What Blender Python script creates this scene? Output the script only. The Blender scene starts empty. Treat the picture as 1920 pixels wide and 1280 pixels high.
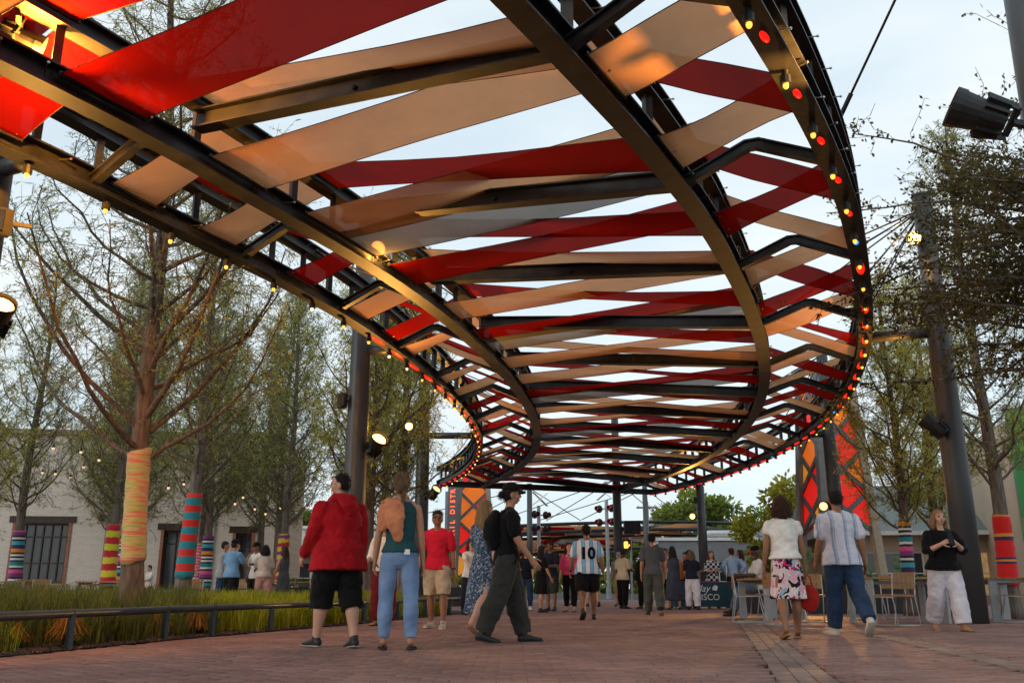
import bpy, bmesh, math, random
import numpy as np
from mathutils import Vector, Matrix
R_ = math.radians
rng = random.Random(7)
sc = bpy.context.scene
# ------------------------------------------------------------------ camera
cam_d = bpy.data.cameras.new('camera'); cam = bpy.data.objects.new('camera', cam_d)
sc.collection.objects.link(cam); sc.camera = cam
cam.location = (0, 0, 0.57)
cam.rotation_euler = (R_(90 + 15.204), 0, 0)
cam_d.sensor_width = 36.0; cam_d.lens = 1700 / 1920 * 36
cam_d.clip_end = 3000; cam_d.clip_start = 0.05
# ------------------------------------------------------------------ sky, sun, exposure
SUN_EL, SUN_AZ = R_(13), R_(-128)
wd = bpy.data.worlds.new('World'); sc.world = wd; wd.use_nodes = True
nt = wd.node_tree; nt.nodes.clear()
def N(t, **k):
    n = nt.nodes.new(t)
    for a, b in k.items(): setattr(n, a, b)
    return n
out = N('ShaderNodeOutputWorld'); bg = N('ShaderNodeBackground'); bg.inputs[1].default_value = 0.15
sky = N('ShaderNodeTexSky', sky_type='NISHITA', sun_disc=False, sun_elevation=SUN_EL, sun_rotation=SUN_AZ, air_density=1.0, dust_density=2.2, ozone_density=2.0, altitude=150)
# thin high cloud that whitens the evening sky, with a few bluish banks lower down
tc = N('ShaderNodeTexCoord'); mp = N('ShaderNodeMapping'); mp.inputs['Scale'].default_value = (1.0, 1.0, 3.2)
n1 = N('ShaderNodeTexNoise'); n1.inputs['Scale'].default_value = 2.6; n1.inputs['Detail'].default_value = 6; n1.inputs['Roughness'].default_value = 0.55
r1 = N('ShaderNodeValToRGB'); r1.color_ramp.elements[0].position = 0.3; r1.color_ramp.elements[1].position = 0.75
n2 = N('ShaderNodeTexNoise'); n2.inputs['Scale'].default_value = 2.6; n2.inputs['Detail'].default_value = 5
r2 = N('ShaderNodeValToRGB'); r2.color_ramp.elements[0].position = 0.36; r2.color_ramp.elements[1].position = 0.7
r2.color_ramp.elements[0].color = (4.95, 5.75, 6.15, 1); r2.color_ramp.elements[1].color = (5.8, 6.1, 6.15, 1)
mx = N('ShaderNodeMix', data_type='RGBA'); 
fm = N('ShaderNodeMath', operation='MULTIPLY_ADD'); fm.inputs[1].default_value = 0.22; fm.inputs[2].default_value = 0.74
L = nt.links.new
L(tc.outputs['Generated'], mp.inputs['Vector']); L(mp.outputs[0], n1.inputs['Vector']); L(mp.outputs[0], n2.inputs['Vector'])
L(n1.outputs['Fac'], r1.inputs[0]); L(n2.outputs['Fac'], r2.inputs[0])
L(r1.outputs[0], fm.inputs[0]); L(fm.outputs[0], mx.inputs['Factor'])
L(sky.outputs[0], mx.inputs['A']); L(r2.outputs[0], mx.inputs['B'])
L(mx.outputs['Result'], bg.inputs[0]); L(bg.outputs[0], out.inputs[0])
sl = bpy.data.lights.new('sun', 'SUN'); sl.energy = 0.5; sl.angle = R_(14); sl.color = (1.0, 0.88, 0.78)
so = bpy.data.objects.new('sun', sl); sc.collection.objects.link(so)
sd = Vector((math.sin(SUN_AZ) * math.cos(SUN_EL), math.cos(SUN_AZ) * math.cos(SUN_EL), math.sin(SUN_EL)))
so.rotation_euler = sd.to_track_quat('Z', 'Y').to_euler(); so.location = (0, 0, 40)
sc.view_settings.view_transform = 'Standard'; sc.view_settings.look = 'None'
sc.view_settings.exposure = 0.24; sc.view_settings.gamma = 1.0; sc.view_settings.use_curve_mapping = False
sc.cycles.max_bounces = 6; sc.cycles.transparent_max_bounces = 16; sc.cycles.diffuse_bounces = 3
sc.cycles.caustics_reflective = False; sc.cycles.caustics_refractive = False
sc.cycles.use_adaptive_sampling = True; sc.cycles.adaptive_threshold = 0.03
sc.cycles.use_denoising = True; sc.cycles.sample_clamp_indirect = 4.0
# ------------------------------------------------------------------ helpers
COL = sc.collection
class MB:
    """collects shapes for one mesh"""
    def __init__(s): s.v = []; s.f = []
    def add(s, v, f):
        o = len(s.v); s.v.extend([tuple(p) for p in v]); s.f.extend([tuple(i + o for i in q) for q in f]); return s
    def box(s, c, d, rz=0.0, M=None):
        hx, hy, hz = d[0] / 2, d[1] / 2, d[2] / 2
        P = [Vector((x, y, z)) for z in (-hz, hz) for y in (-hy, hy) for x in (-hx, hx)]
        T = M if M is not None else Matrix.Translation(c) @ Matrix.Rotation(rz, 4, 'Z')
        return s.add([T @ p for p in P], [(0, 2, 3, 1), (4, 5, 7, 6), (0, 1, 5, 4), (2, 6, 7, 3), (0, 4, 6, 2), (1, 3, 7, 5)])
    def bar(s, a, b, w, h, up=(0, 0, 1)):
        a = Vector(a); b = Vector(b); d = b - a; l = d.length
        if l < 1e-6: return s
        y = d / l; u = Vector(up)
        if abs(y.dot(u)) > .98: u = Vector((1, 0, 0))
        x = y.cross(u).normalized(); z = x.cross(y)
        M = Matrix((( x.x, y.x, z.x, 0), (x.y, y.y, z.y, 0), (x.z, y.z, z.z, 0), (0, 0, 0, 1)))
        M = Matrix.Translation((a + b) / 2) @ M
        return s.box(None, (w, l, h), M=M)
    def tube(s, pts, rad, n=8, cap=True):
        P = [Vector(p) for p in pts]; m = len(P)
        if not hasattr(rad, '__len__'): rad = [rad] * m
        vs = []; ref = None
        for i in range(m):
            t = (P[min(i + 1, m - 1)] - P[max(i - 1, 0)])
            t = t.normalized() if t.length > 1e-9 else Vector((0, 0, 1))
            if ref is None: ref = Vector((1, 0, 0)) if abs(t.x) < .8 else Vector((0, 1, 0))
            x = (ref - t * ref.dot(t)).normalized(); y = t.cross(x); ref = x
            for k in range(n):
                a = 2 * math.pi * k / n
                vs.append(P[i] + (x * math.cos(a) + y * math.sin(a)) * rad[i])
        fs = [(i * n + k, i * n + (k + 1) % n, (i + 1) * n + (k + 1) % n, (i + 1) * n + k) for i in range(m - 1) for k in range(n)]
        if cap: fs += [tuple(range(n))[::-1], tuple((m - 1) * n + k for k in range(n))]
        return s.add(vs, fs)
    def loft(s, rings):
        """rings: list of lists of points, all the same length; capped"""
        n = len(rings[0]); m = len(rings); vs = [p for r in rings for p in r]
        fs = [(i * n + k, i * n + (k + 1) % n, (i + 1) * n + (k + 1) % n, (i + 1) * n + k) for i in range(m - 1) for k in range(n)]
        fs += [tuple(range(n))[::-1], tuple((m - 1) * n + k for k in range(n))]
        return s.add(vs, fs)
    def ball(s, c, r, n=10, m=6, M=None):
        if not hasattr(r, '__len__'): r = (r, r, r)
        rings = []
        for i in range(m + 1):
            th = math.pi * (0.04 + 0.92 * i / m)
            rings.append([Vector((r[0] * math.sin(th) * math.cos(2 * math.pi * k / n), r[1] * math.sin(th) * math.sin(2 * math.pi * k / n), -r[2] * math.cos(th))) for k in range(n)])
        T = Matrix.Translation(c) if M is None else Matrix.Translation(c) @ M
        return s.loft([[T @ p for p in q] for q in rings])
    def prism(s, poly, z0, z1):
        n = len(poly)
        return s.add([(x, y, z0) for x, y in poly] + [(x, y, z1) for x, y in poly], [tuple(range(n))[::-1], tuple(range(n, 2 * n))] + [(i, (i + 1) % n, n + (i + 1) % n, n + i) for i in range(n)])
    def build(s, name, mat, parent=None, smooth=False, fix=False):
        return mesh_obj(name, s.v, s.f, mat, parent, smooth, fix)
def link(o, parent=None):
    COL.objects.link(o)
    if parent is not None:
        o.parent = parent
        if parent.type == 'EMPTY': o.matrix_parent_inverse = Matrix.Translation(-parent.location)
    return o
def mesh_obj(name, v, f, mat, parent=None, smooth=False, fix=False):
    me = bpy.data.meshes.new(name); me.from_pydata(v, [], f)
    if fix:
        bm = bmesh.new(); bm.from_mesh(me); bmesh.ops.recalc_face_normals(bm, faces=bm.faces); bm.to_mesh(me); bm.free()
    if mat is not None: me.materials.append(M[mat] if isinstance(mat, str) else mat)
    if smooth: me.polygons.foreach_set('use_smooth', [True] * len(me.polygons))
    o = bpy.data.objects.new(name, me); return link(o, parent)
def np_mesh(name, V, F, mat, parent=None, smooth=False):
    """big meshes: V (n,3), F (m,k) numpy"""
    me = bpy.data.meshes.new(name); V = np.asarray(V, np.float32); F = np.asarray(F, np.int32); k = F.shape[1]
    me.vertices.add(len(V)); me.vertices.foreach_set('co', V.ravel())
    me.loops.add(F.size); me.loops.foreach_set('vertex_index', F.ravel())
    me.polygons.add(len(F)); me.polygons.foreach_set('loop_start', np.arange(0, F.size, k, dtype=np.int32))
    me.update(calc_edges=True)
    if smooth: me.polygons.foreach_set('use_smooth', [True] * len(F))
    me.materials.append(M[mat] if isinstance(mat, str) else mat)
    o = bpy.data.objects.new(name, me); return link(o, parent)
def tag(o, label=None, cat=None, group=None, kind=None):
    if label: o['label'] = label
    if cat: o['category'] = cat
    if group: o['group'] = group
    if kind: o['kind'] = kind
    return o
def thing(name, label, cat, loc=(0, 0, 0), group=None, rz=0.0):
    o = bpy.data.objects.new(name, None); o.location = loc; o.rotation_euler = (0, 0, rz); o.empty_display_size = .1
    COL.objects.link(o); return tag(o, label, cat, group)
def copy_tree(o, parent=None):
    c = o.copy(); COL.objects.link(c)
    if parent is not None: c.parent = parent
    for ch in o.children: copy_tree(ch, c)
    return c
def place(root, loc, rz=0.0, label=None, scale=None):
    root.location = loc; root.rotation_euler = (0, 0, rz)
    if scale: root.scale = (scale,) * 3
    if label: root['label'] = label
    return root
def wall_box(mb, x0, x1, y, z0, z1, t): return mb.box(((x0 + x1) / 2, y, (z0 + z1) / 2), (x1 - x0, t, z1 - z0))
# ------------------------------------------------------------------ materials
M = {}
def mat(name, col, rough=.6, metal=0.0, var=.15, scale=6.0, bump=0.0, bscale=40.0, spec=.4, emit=None, estr=0.0, sheen=0.0, coords='Object', stretch=None, trans=0.0):
    m = bpy.data.materials.new(name); m.use_nodes = True; t = m.node_tree; b = t.nodes['Principled BSDF']
    tcn = t.nodes.new('ShaderNodeTexCoord'); mpn = t.nodes.new('ShaderNodeMapping'); t.links.new(tcn.outputs[coords], mpn.inputs[0])
    if stretch: mpn.inputs['Scale'].default_value = stretch
    no = t.nodes.new('ShaderNodeTexNoise'); no.inputs['Scale'].default_value = scale; no.inputs['Detail'].default_value = 5
    t.links.new(mpn.outputs[0], no.inputs['Vector'])
    ra = t.nodes.new('ShaderNodeValToRGB')
    c0 = [max(0, c * (1 - var)) for c in col]; c1 = [min(1, c * (1 + var)) for c in col]
    ra.color_ramp.elements[0].color = (*c0, 1); ra.color_ramp.elements[1].color = (*c1, 1)
    ra.color_ramp.elements[0].position = .3; ra.color_ramp.elements[1].position = .7
    t.links.new(no.outputs['Fac'], ra.inputs[0]); t.links.new(ra.outputs[0], b.inputs['Base Color'])
    b.inputs['Roughness'].default_value = rough; b.inputs['Metallic'].default_value = metal; b.inputs['Specular IOR Level'].default_value = spec
    if sheen: b.inputs['Sheen Weight'].default_value = sheen
    if bump:
        n2 = t.nodes.new('ShaderNodeTexNoise'); n2.inputs['Scale'].default_value = bscale; n2.inputs['Detail'].default_value = 4
        t.links.new(mpn.outputs[0], n2.inputs['Vector'])
        bu = t.nodes.new('ShaderNodeBump'); bu.inputs['Strength'].default_value = bump; bu.inputs['Distance'].default_value = .02
        t.links.new(n2.outputs['Fac'], bu.inputs['Height']); t.links.new(bu.outputs[0], b.inputs['Normal'])
    if emit:
        b.inputs['Emission Color'].default_value = (*emit, 1); b.inputs['Emission Strength'].default_value = estr
    m['ramp'] = ra.name; M[name] = m; return m
def nodes_of(m): return m.node_tree, m.node_tree.nodes['Principled BSDF']
def fabric(name, col, transl=.55, clear=.07):
    m = bpy.data.materials.new(name); m.use_nodes = True; t = m.node_tree; t.nodes.clear()
    o = t.nodes.new('ShaderNodeOutputMaterial'); tcn = t.nodes.new('ShaderNodeTexCoord')
    no = t.nodes.new('ShaderNodeTexNoise'); no.inputs['Scale'].default_value = 1.3; no.inputs['Detail'].default_value = 6; no.inputs['Roughness'].default_value = .7
    wv = t.nodes.new('ShaderNodeTexNoise'); wv.inputs['Scale'].default_value = 160; wv.inputs['Detail'].default_value = 2
    t.links.new(tcn.outputs['Object'], no.inputs['Vector']); t.links.new(tcn.outputs['Object'], wv.inputs['Vector'])
    ad = t.nodes.new('ShaderNodeMath'); ad.operation = 'MULTIPLY_ADD'; ad.inputs[1].default_value = .35; t.links.new(wv.outputs['Fac'], ad.inputs[0]); t.links.new(no.outputs['Fac'], ad.inputs[2])
    ra = t.nodes.new('ShaderNodeValToRGB'); ra.color_ramp.elements[0].position = .35; ra.color_ramp.elements[1].position = .95
    ra.color_ramp.elements[0].color = (*[c * .82 for c in col], 1); ra.color_ramp.elements[1].color = (*[min(1, c * 1.15) for c in col], 1)
    t.links.new(ad.outputs[0], ra.inputs[0])
    d = t.nodes.new('ShaderNodeBsdfDiffuse'); tr = t.nodes.new('ShaderNodeBsdfTranslucent'); cl = t.nodes.new('ShaderNodeBsdfTransparent')
    t.links.new(ra.outputs[0], d.inputs[0]); t.links.new(ra.outputs[0], tr.inputs[0]); cl.inputs[0].default_value = (1, .92, .85, 1)
    m1 = t.nodes.new('ShaderNodeMixShader'); m1.inputs[0].default_value = transl; t.links.new(d.outputs[0], m1.inputs[1]); t.links.new(tr.outputs[0], m1.inputs[2])
    m2 = t.nodes.new('ShaderNodeMixShader'); m2.inputs[0].default_value = clear; t.links.new(m1.outputs[0], m2.inputs[1]); t.links.new(cl.outputs[0], m2.inputs[2])
    t.links.new(m2.outputs[0], o.inputs[0]); M[name] = m; return m
def leafmat(name, c0, c1, scale=.6, transl=.4):
    m = bpy.data.materials.new(name); m.use_nodes = True; t = m.node_tree; t.nodes.clear()
    o = t.nodes.new('ShaderNodeOutputMaterial'); g = t.nodes.new('ShaderNodeNewGeometry'); tcn = t.nodes.new('ShaderNodeTexCoord')
    no = t.nodes.new('ShaderNodeTexNoise'); no.inputs['Scale'].default_value = scale; no.inputs['Detail'].default_value = 3
    t.links.new(tcn.outputs['Object'], no.inputs['Vector'])
    ad = t.nodes.new('ShaderNodeMath'); ad.operation = 'MULTIPLY_ADD'; ad.inputs[1].default_value = .45
    t.links.new(g.outputs['Random Per Island'], ad.inputs[0]); t.links.new(no.outputs['Fac'], ad.inputs[2])
    ra = t.nodes.new('ShaderNodeValToRGB'); ra.color_ramp.elements[0].position = .42; ra.color_ramp.elements[1].position = 1.0
    ra.color_ramp.elements[0].color = (*c0, 1); ra.color_ramp.elements[1].color = (*c1, 1); t.links.new(ad.outputs[0], ra.inputs[0])
    d = t.nodes.new('ShaderNodeBsdfDiffuse'); tr = t.nodes.new('ShaderNodeBsdfTranslucent')
    t.links.new(ra.outputs[0], d.inputs[0]); t.links.new(ra.outputs[0], tr.inputs[0])
    m1 = t.nodes.new('ShaderNodeMixShader'); m1.inputs[0].default_value = transl; t.links.new(d.outputs[0], m1.inputs[1]); t.links.new(tr.outputs[0], m1.inputs[2])
    t.links.new(m1.outputs[0], o.inputs[0]); M[name] = m; return m
def stripes(name, cols, axis='Z', period=1.0, rough=.9, wob=.02, bump=.5, bscale=60, base=None, ofs=0.0):
    """repeating bands of colour along an axis of the object; cols = [(width, rgb), ...]"""
    m = mat(name, (.5, .5, .5), rough, bump=bump, bscale=bscale, sheen=.2); t, b = nodes_of(m)
    tcn = t.nodes.new('ShaderNodeTexCoord'); se = t.nodes.new('ShaderNodeSeparateXYZ'); t.links.new(tcn.outputs['Object'], se.inputs[0])
    no = t.nodes.new('ShaderNodeTexNoise'); no.inputs['Scale'].default_value = 9; t.links.new(tcn.outputs['Object'], no.inputs['Vector'])
    wo = t.nodes.new('ShaderNodeMath'); wo.operation = 'MULTIPLY_ADD'; wo.inputs[1].default_value = wob; t.links.new(no.outputs['Fac'], wo.inputs[0]); t.links.new(se.outputs[axis], wo.inputs[2])
    dv = t.nodes.new('ShaderNodeMath'); dv.operation = 'MULTIPLY_ADD'; dv.inputs[1].default_value = 1 / period; dv.inputs[2].default_value = ofs; t.links.new(wo.outputs[0], dv.inputs[0])
    fr = t.nodes.new('ShaderNodeMath'); fr.operation = 'FRACT'; t.links.new(dv.outputs[0], fr.inputs[0])
    ra = t.nodes.new('ShaderNodeValToRGB'); ra.color_ramp.interpolation = 'CONSTANT'; tot = sum(c[0] for c in cols); x = 0
    for i, (w, c) in enumerate(cols):
        e = ra.color_ramp.elements[i] if i < 2 else ra.color_ramp.elements.new(x)
        e.position = x; e.color = (*c, 1); x += w / tot
    if len(cols) == 1: ra.color_ramp.elements.remove(ra.color_ramp.elements[1])
    t.links.new(fr.outputs[0], ra.inputs[0]); t.links.new(ra.outputs[0], b.inputs['Base Color']); return m
def srgb(r, g, b): return tuple(((c / 255) / 12.92 if c / 255 <= .04045 else ((c / 255 + .055) / 1.055) ** 2.4) for c in (r, g, b))
mat('steel', (.024, .024, .026), .5, .1, var=.5, scale=3, bump=.12, bscale=14, spec=.3)
mat('steel_column', (.06, .062, .066), .42, .2, var=.2, scale=1.5, bump=.06, bscale=8, stretch=(1, 1, .2))
mat('steel_grey', (.33, .35, .37), .45, .2, var=.12, scale=4)
mat('bright_steel', (.45, .43, .4), .3, .9)
mat('black_rubber', (.018, .018, .019), .5)
mat('rail_paint', (.035, .05, .058), .36, .2, var=.2)
mat('wood_slat', (.30, .165, .07), .55, var=.3, scale=3, stretch=(1, 12, 12), bump=.2)
mat('bulb_warm', (.9, .7, .3), .3, emit=(1.0, .46, .04), estr=1.5)
mat('bulb_white', (.9, .9, .85), .3, emit=(1.0, .72, .45), estr=1.6)
mat('reflection_red', (.6, .02, .01), .3, emit=(1.0, .008, .006), estr=1.15)  # coloured bulb light reflected in the beam paint, put in as emission
mat('reflection_blue', (.05, .3, .6), .3, emit=(.02, .38, 1.0), estr=1.1)  # the same painted reflection in blue
mat('lamp_glow', (1, .9, .7), .3, emit=(1.0, .48, .10), estr=6.0)
mat('lamp_dim', (1, .9, .7), .3, emit=(1.0, .7, .35), estr=1.0)
mat('bulb_faint', (.6, .5, .4), .3, emit=(1.0, .6, .3), estr=.8)
mat('signal_red', (.5, .02, .02), .3, emit=(1.0, .02, .02), estr=.9)
mat('signal_orange', (.8, .3, .05), .3, emit=(1.0, .38, .05), estr=3.0)
fabric('fabric_tan', (.56, .275, .125), .52, .03)
fabric('fabric_red', (.235, .006, .0035), .5, .012)
fabric('fabric_grey', (.22, .215, .20), .45, .05)
mat('bark', (.135, .098, .078), .9, var=.45, scale=5, stretch=(5, 5, .8), bump=.9, bscale=22)
mat('bark_grey', (.165, .13, .108), .9, var=.4, scale=5, stretch=(5, 5, .8), bump=.8, bscale=20)
mat('twig', (.11, .075, .058), .9, var=.3)
leafmat('needles', (.15, .18, .055), (.54, .54, .16), .5, .55)
leafmat('needles_gold', (.26, .30, .07), (.74, .64, .14), .5, .6)
leafmat('elm_leaf', (.028, .034, .011), (.16, .13, .04), .9, .45)
leafmat('far_leaf', (.075, .12, .025), (.30, .36, .075), .25, .3)
leafmat('far_leaf_yellow', (.16, .15, .02), (.42, .40, .06), .35, .3)
leafmat('grass_blade', (.045, .062, .02), (.21, .22, .06), .45, .35)
leafmat('grass_lush', (.11, .16, .015), (.52, .50, .05), .8, .45)
leafmat('straw', (.22, .10, .025), (.42, .22, .06), 2.0, .25)
mat('soil', (.035, .022, .016), .95, var=.5, scale=9, bump=1.0, bscale=14)
mat('skin_light', (.55, .31, .22), .55, var=.06, spec=.35)
mat('skin_tan', (.42, .215, .125), .55, var=.06, spec=.35)
mat('skin_brown', (.24, .115, .062), .5, var=.06, spec=.35)
mat('skin_dark', (.085, .042, .028), .5, var=.06, spec=.35)
mat('eye_dark', (.02, .014, .012), .25); mat('lip', (.33, .10, .085), .5); mat('white_plain', (.75, .74, .72), .6, var=.05)
def hairmat(name, col): mat(name, col, .5, var=.45, scale=14, stretch=(9, 9, .8), bump=.8, bscale=60, spec=.3)
hairmat('hair_black', (.012, .010, .009)); hairmat('hair_brown', (.06, .03, .016)); hairmat('hair_blonde', (.34, .20, .095)); hairmat('hair_auburn', (.05, .016, .008)); hairmat('hair_red', (.22, .08, .03)); hairmat('hair_dirty_blonde', (.17, .10, .05)); hairmat('hair_grey', (.2, .18, .16))
def cloth(name, col, var=.2, bump=.6): return mat(name, col, .85, var=var, scale=5, bump=bump, bscale=11, sheen=.06, spec=.15)
# ------------------------------------------------------------------ ground, paving, planting bed
def brickmat(name, c0, c1, rough=.8):
    m = mat(name, c0, rough, bump=.35, bscale=70, spec=.35); t, b = nodes_of(m)
    g = t.nodes.new('ShaderNodeNewGeometry'); oi = t.nodes.new('ShaderNodeObjectInfo'); ad = t.nodes.new('ShaderNodeMath'); ad.operation = 'ADD'
    t.links.new(g.outputs['Random Per Island'], ad.inputs[0]); t.links.new(oi.outputs['Random'], ad.inputs[1])
    fr = t.nodes.new('ShaderNodeMath'); fr.operation = 'FRACT'; t.links.new(ad.outputs[0], fr.inputs[0])
    ra = t.nodes.new('ShaderNodeValToRGB'); ra.color_ramp.elements[0].color = (*c0, 1); ra.color_ramp.elements[1].color = (*c1, 1)
    t.links.new(fr.outputs[0], ra.inputs[0])
    ge = t.nodes.new('ShaderNodeNewGeometry'); nz = t.nodes.new('ShaderNodeTexNoise'); nz.inputs['Scale'].default_value = .8; nz.inputs['Detail'].default_value = 6
    t.links.new(ge.outputs['Position'], nz.inputs['Vector'])
    rr = t.nodes.new('ShaderNodeValToRGB'); rr.color_ramp.elements[0].position = .35; rr.color_ramp.elements[1].position = .65
    rr.color_ramp.elements[0].color = (.72, .69, .70, 1); rr.color_ramp.elements[1].color = (1.1, 1.08, 1.05, 1); t.links.new(nz.outputs['Fac'], rr.inputs[0])
    mu = t.nodes.new('ShaderNodeMix'); mu.data_type = 'RGBA'; mu.blend_type = 'MULTIPLY'; mu.inputs['Factor'].default_value = 1
    t.links.new(ra.outputs[0], mu.inputs['A']); t.links.new(rr.outputs[0], mu.inputs['B']); t.links.new(mu.outputs['Result'], b.inputs['Base Color'])
    return m
brickmat('paver_red', (.215, .132, .118), (.30, .188, .168)); brickmat('paver_grey', (.20, .155, .14), (.27, .215, .195))
mat('sand_joint', (.09, .062, .052), .95, var=.4, scale=30)
mat('asphalt', (.075, .07, .068), .9, var=.3, scale=2, bump=.3)
gm = mat('paving_far', (.2, .1, .08), .8, spec=.3); t, b = nodes_of(gm)
bt = t.nodes.new('ShaderNodeTexBrick'); ge = t.nodes.new('ShaderNodeNewGeometry'); t.links.new(ge.outputs['Position'], bt.inputs['Vector'])
bt.inputs['Scale'].default_value = 1; bt.inputs['Brick Width'].default_value = .2; bt.inputs['Row Height'].default_value = .1; bt.inputs['Mortar Size'].default_value = .004
bt.inputs['Color1'].default_value = (.205, .124, .114, 1); bt.inputs['Color2'].default_value = (.30, .188, .17, 1); bt.inputs['Mortar'].default_value = (.15, .09, .08, 1)
t.links.new(bt.outputs['Color'], b.inputs['Base Color'])
S = 900
tag(mesh_obj('ground', [(-S, -40, -.06), (S, -40, -.06), (S, S * 1.6, -.06), (-S, S * 1.6, -.06)], [(0, 1, 2, 3)], 'asphalt'), 'dark asphalt ground reaching to the horizon', kind='structure')
BEDX = [(2.0, -4.95), (5.0, -4.75), (6.5, -4.58), (8.16, -4.36), (10.07, -3.99), (11.2, -3.78), (13.67, -3.07), (15.46, -2.58), (18.74, -1.9), (22.8, -.98), (24.4, -.62)]
bx_y = np.array([p[0] for p in BEDX]); bx_x = np.array([p[1] for p in BEDX])
def bedx(y): return float(np.interp(y, bx_y, bx_x))
paving = tag(mesh_obj('paving', [(-6, -6, -.03), (22, -6, -.03), (22, 19, -.03), (-6, 19, -.03)], [(0, 1, 2, 3)], 'sand_joint'), 'brick paved plaza under the canopy', kind='structure')
tag(mesh_obj('far_paving', [(-30, 18.4, -.004), (34, 18.4, -.004), (40, 47, -.004), (-30, 47, -.004)], [(0, 1, 2, 3)], 'paving_far'), 'brick paving running on towards the road', kind='structure')
tag(mesh_obj('road', [(-120, 47.2, -.03), (140, 47.2, -.03), (140, 54, -.03), (-120, 54, -.03)], [(0, 1, 2, 3)], 'asphalt'), 'road beyond the plaza', kind='structure')
# pavers: running bond, two bands of grey pavers laid along the walk
BANDS = [((1.62, 4.9), (5.45, 22.6), .37), ((3.45, 4.9), (4.95, 13.6), .25)]
def in_band(x, y, pad=.06):
    for (a, c, w) in BANDS:
        A = Vector(a); D = Vector(c) - A; l = D.length; D /= l; P = Vector((x, y)) - A
        if -.1 < P.dot(D) < l and abs(P.x * D.y - P.y * D.x) < w / 2 + pad: return True
    return False
def paver_mesh(w, d, h=.05, c=.0035):
    x, y = w / 2, d / 2; X, Y = x - c, y - c
    v = [(-x, -y, -h), (x, -y, -h), (x, y, -h), (-x, y, -h), (-x, -y, -c), (x, -y, -c), (x, y, -c), (-x, y, -c), (-X, -Y, 0), (X, -Y, 0), (X, Y, 0), (-X, Y, 0)]
    f = [(0, 1, 5, 4), (1, 2, 6, 5), (2, 3, 7, 6), (3, 0, 4, 7), (4, 5, 9, 8), (5, 6, 10, 9), (6, 7, 11, 10), (7, 4, 8, 11), (8, 9, 10, 11)]
    return v, f
spots = []
for j in range(int((18.4 - 4.8) / .1)):
    y = 4.85 + j * .1 
    for i in range(-40, 90):
        x = i * .2 + (.1 if j % 2 else 0)
        if x < bedx(y) + .02 or abs(x) > y * .60 + 1.2 or in_band(x, y): continue
        spots.append((x, y, 0.0, 'r'))
for (a, c, w) in BANDS:
    A = Vector(a); D = Vector(c) - A; l = D.length; D /= l; Nn = Vector((D.y, -D.x)); ang = math.atan2(D.y, D.x); nc = int(w / .12)
    for q in range(int(min(l, 13.6) / .24)):
        for e in range(nc):
            p = A + D * (q * .24 + .12 + (.12 if e % 2 else 0)) + Nn * ((e - (nc - 1) / 2) * .122)
            spots.append((p.x, p.y, ang, 'g'))
def seen(s): return abs(s[0]) < s[1] * .585 + .1 and s[1] > 5.2
spots.sort(key=lambda s: (not seen(s), s[1] + abs(s[0]) * .12))
pm = {}
for k, (w, d, mt) in dict(r=(.195, .095, 'paver_red'), g=(.236, .117, 'paver_grey')).items():
    v, f = paver_mesh(w, d); me = bpy.data.meshes.new('paver'); me.from_pydata(v, [], f); me.materials.append(M[mt]); pm[k] = (me, np.array(v), np.array(f))
for (x, y, a, k) in spots[:300]:
    o = bpy.data.objects.new('paver', pm[k][0]); link(o, paving); o.location = (x, y, rng.uniform(-.004, .002)); o.rotation_euler = (rng.uniform(-.018, .018), rng.uniform(-.012, .012), a + rng.uniform(-.012, .012))
for k in 'rg':
    rest = [s for s in spots[300:] if s[3] == k]; v, f = pm[k][1], pm[k][2]
    n = len(rest); A = np.array([[s[0], s[1], s[2]] for s in rest]); rr = np.random.RandomState(3)
    ca, sa = np.cos(A[:, 2] + rr.uniform(-.012, .012, n)), np.sin(A[:, 2] + rr.uniform(-.012, .012, n))
    tz = rr.uniform(-.004, .002, n); tx = rr.uniform(-.02, .02, n); ty = rr.uniform(-.02, .02, n)
    X = A[:, 0:1] + ca[:, None] * v[:, 0] - sa[:, None] * v[:, 1]; Y = A[:, 1:2] + sa[:, None] * v[:, 0] + ca[:, None] * v[:, 1]
    Z = v[:, 2][None] + tz[:, None] + tx[:, None] * v[:, 1] + ty[:, None] * v[:, 0]
    V = np.stack([X, Y, Z], -1).reshape(-1, 3); F = (f[None] + (np.arange(n) * len(v))[:, None, None]).reshape(-1, 4)
    tag(np_mesh('pavers', V, F, pm[k][0].materials[0], paving), kind='stuff')
# planting bed: soil
ys = np.linspace(2, 24.4, 46); poly = [(bedx(y), y) for y in ys]; back = [(-2.2, 24.6), (-6, 22.6), (-12, 21.2), (-24, 20.6), (-30, 12), (-30, 2)]
v = [(x, y, .012) for x, y in poly + back]
tag(mesh_obj('planting_bed', v, [tuple(range(len(v)))], 'soil'), 'dark soil of the planting bed behind the low rail', kind='structure')
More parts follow.
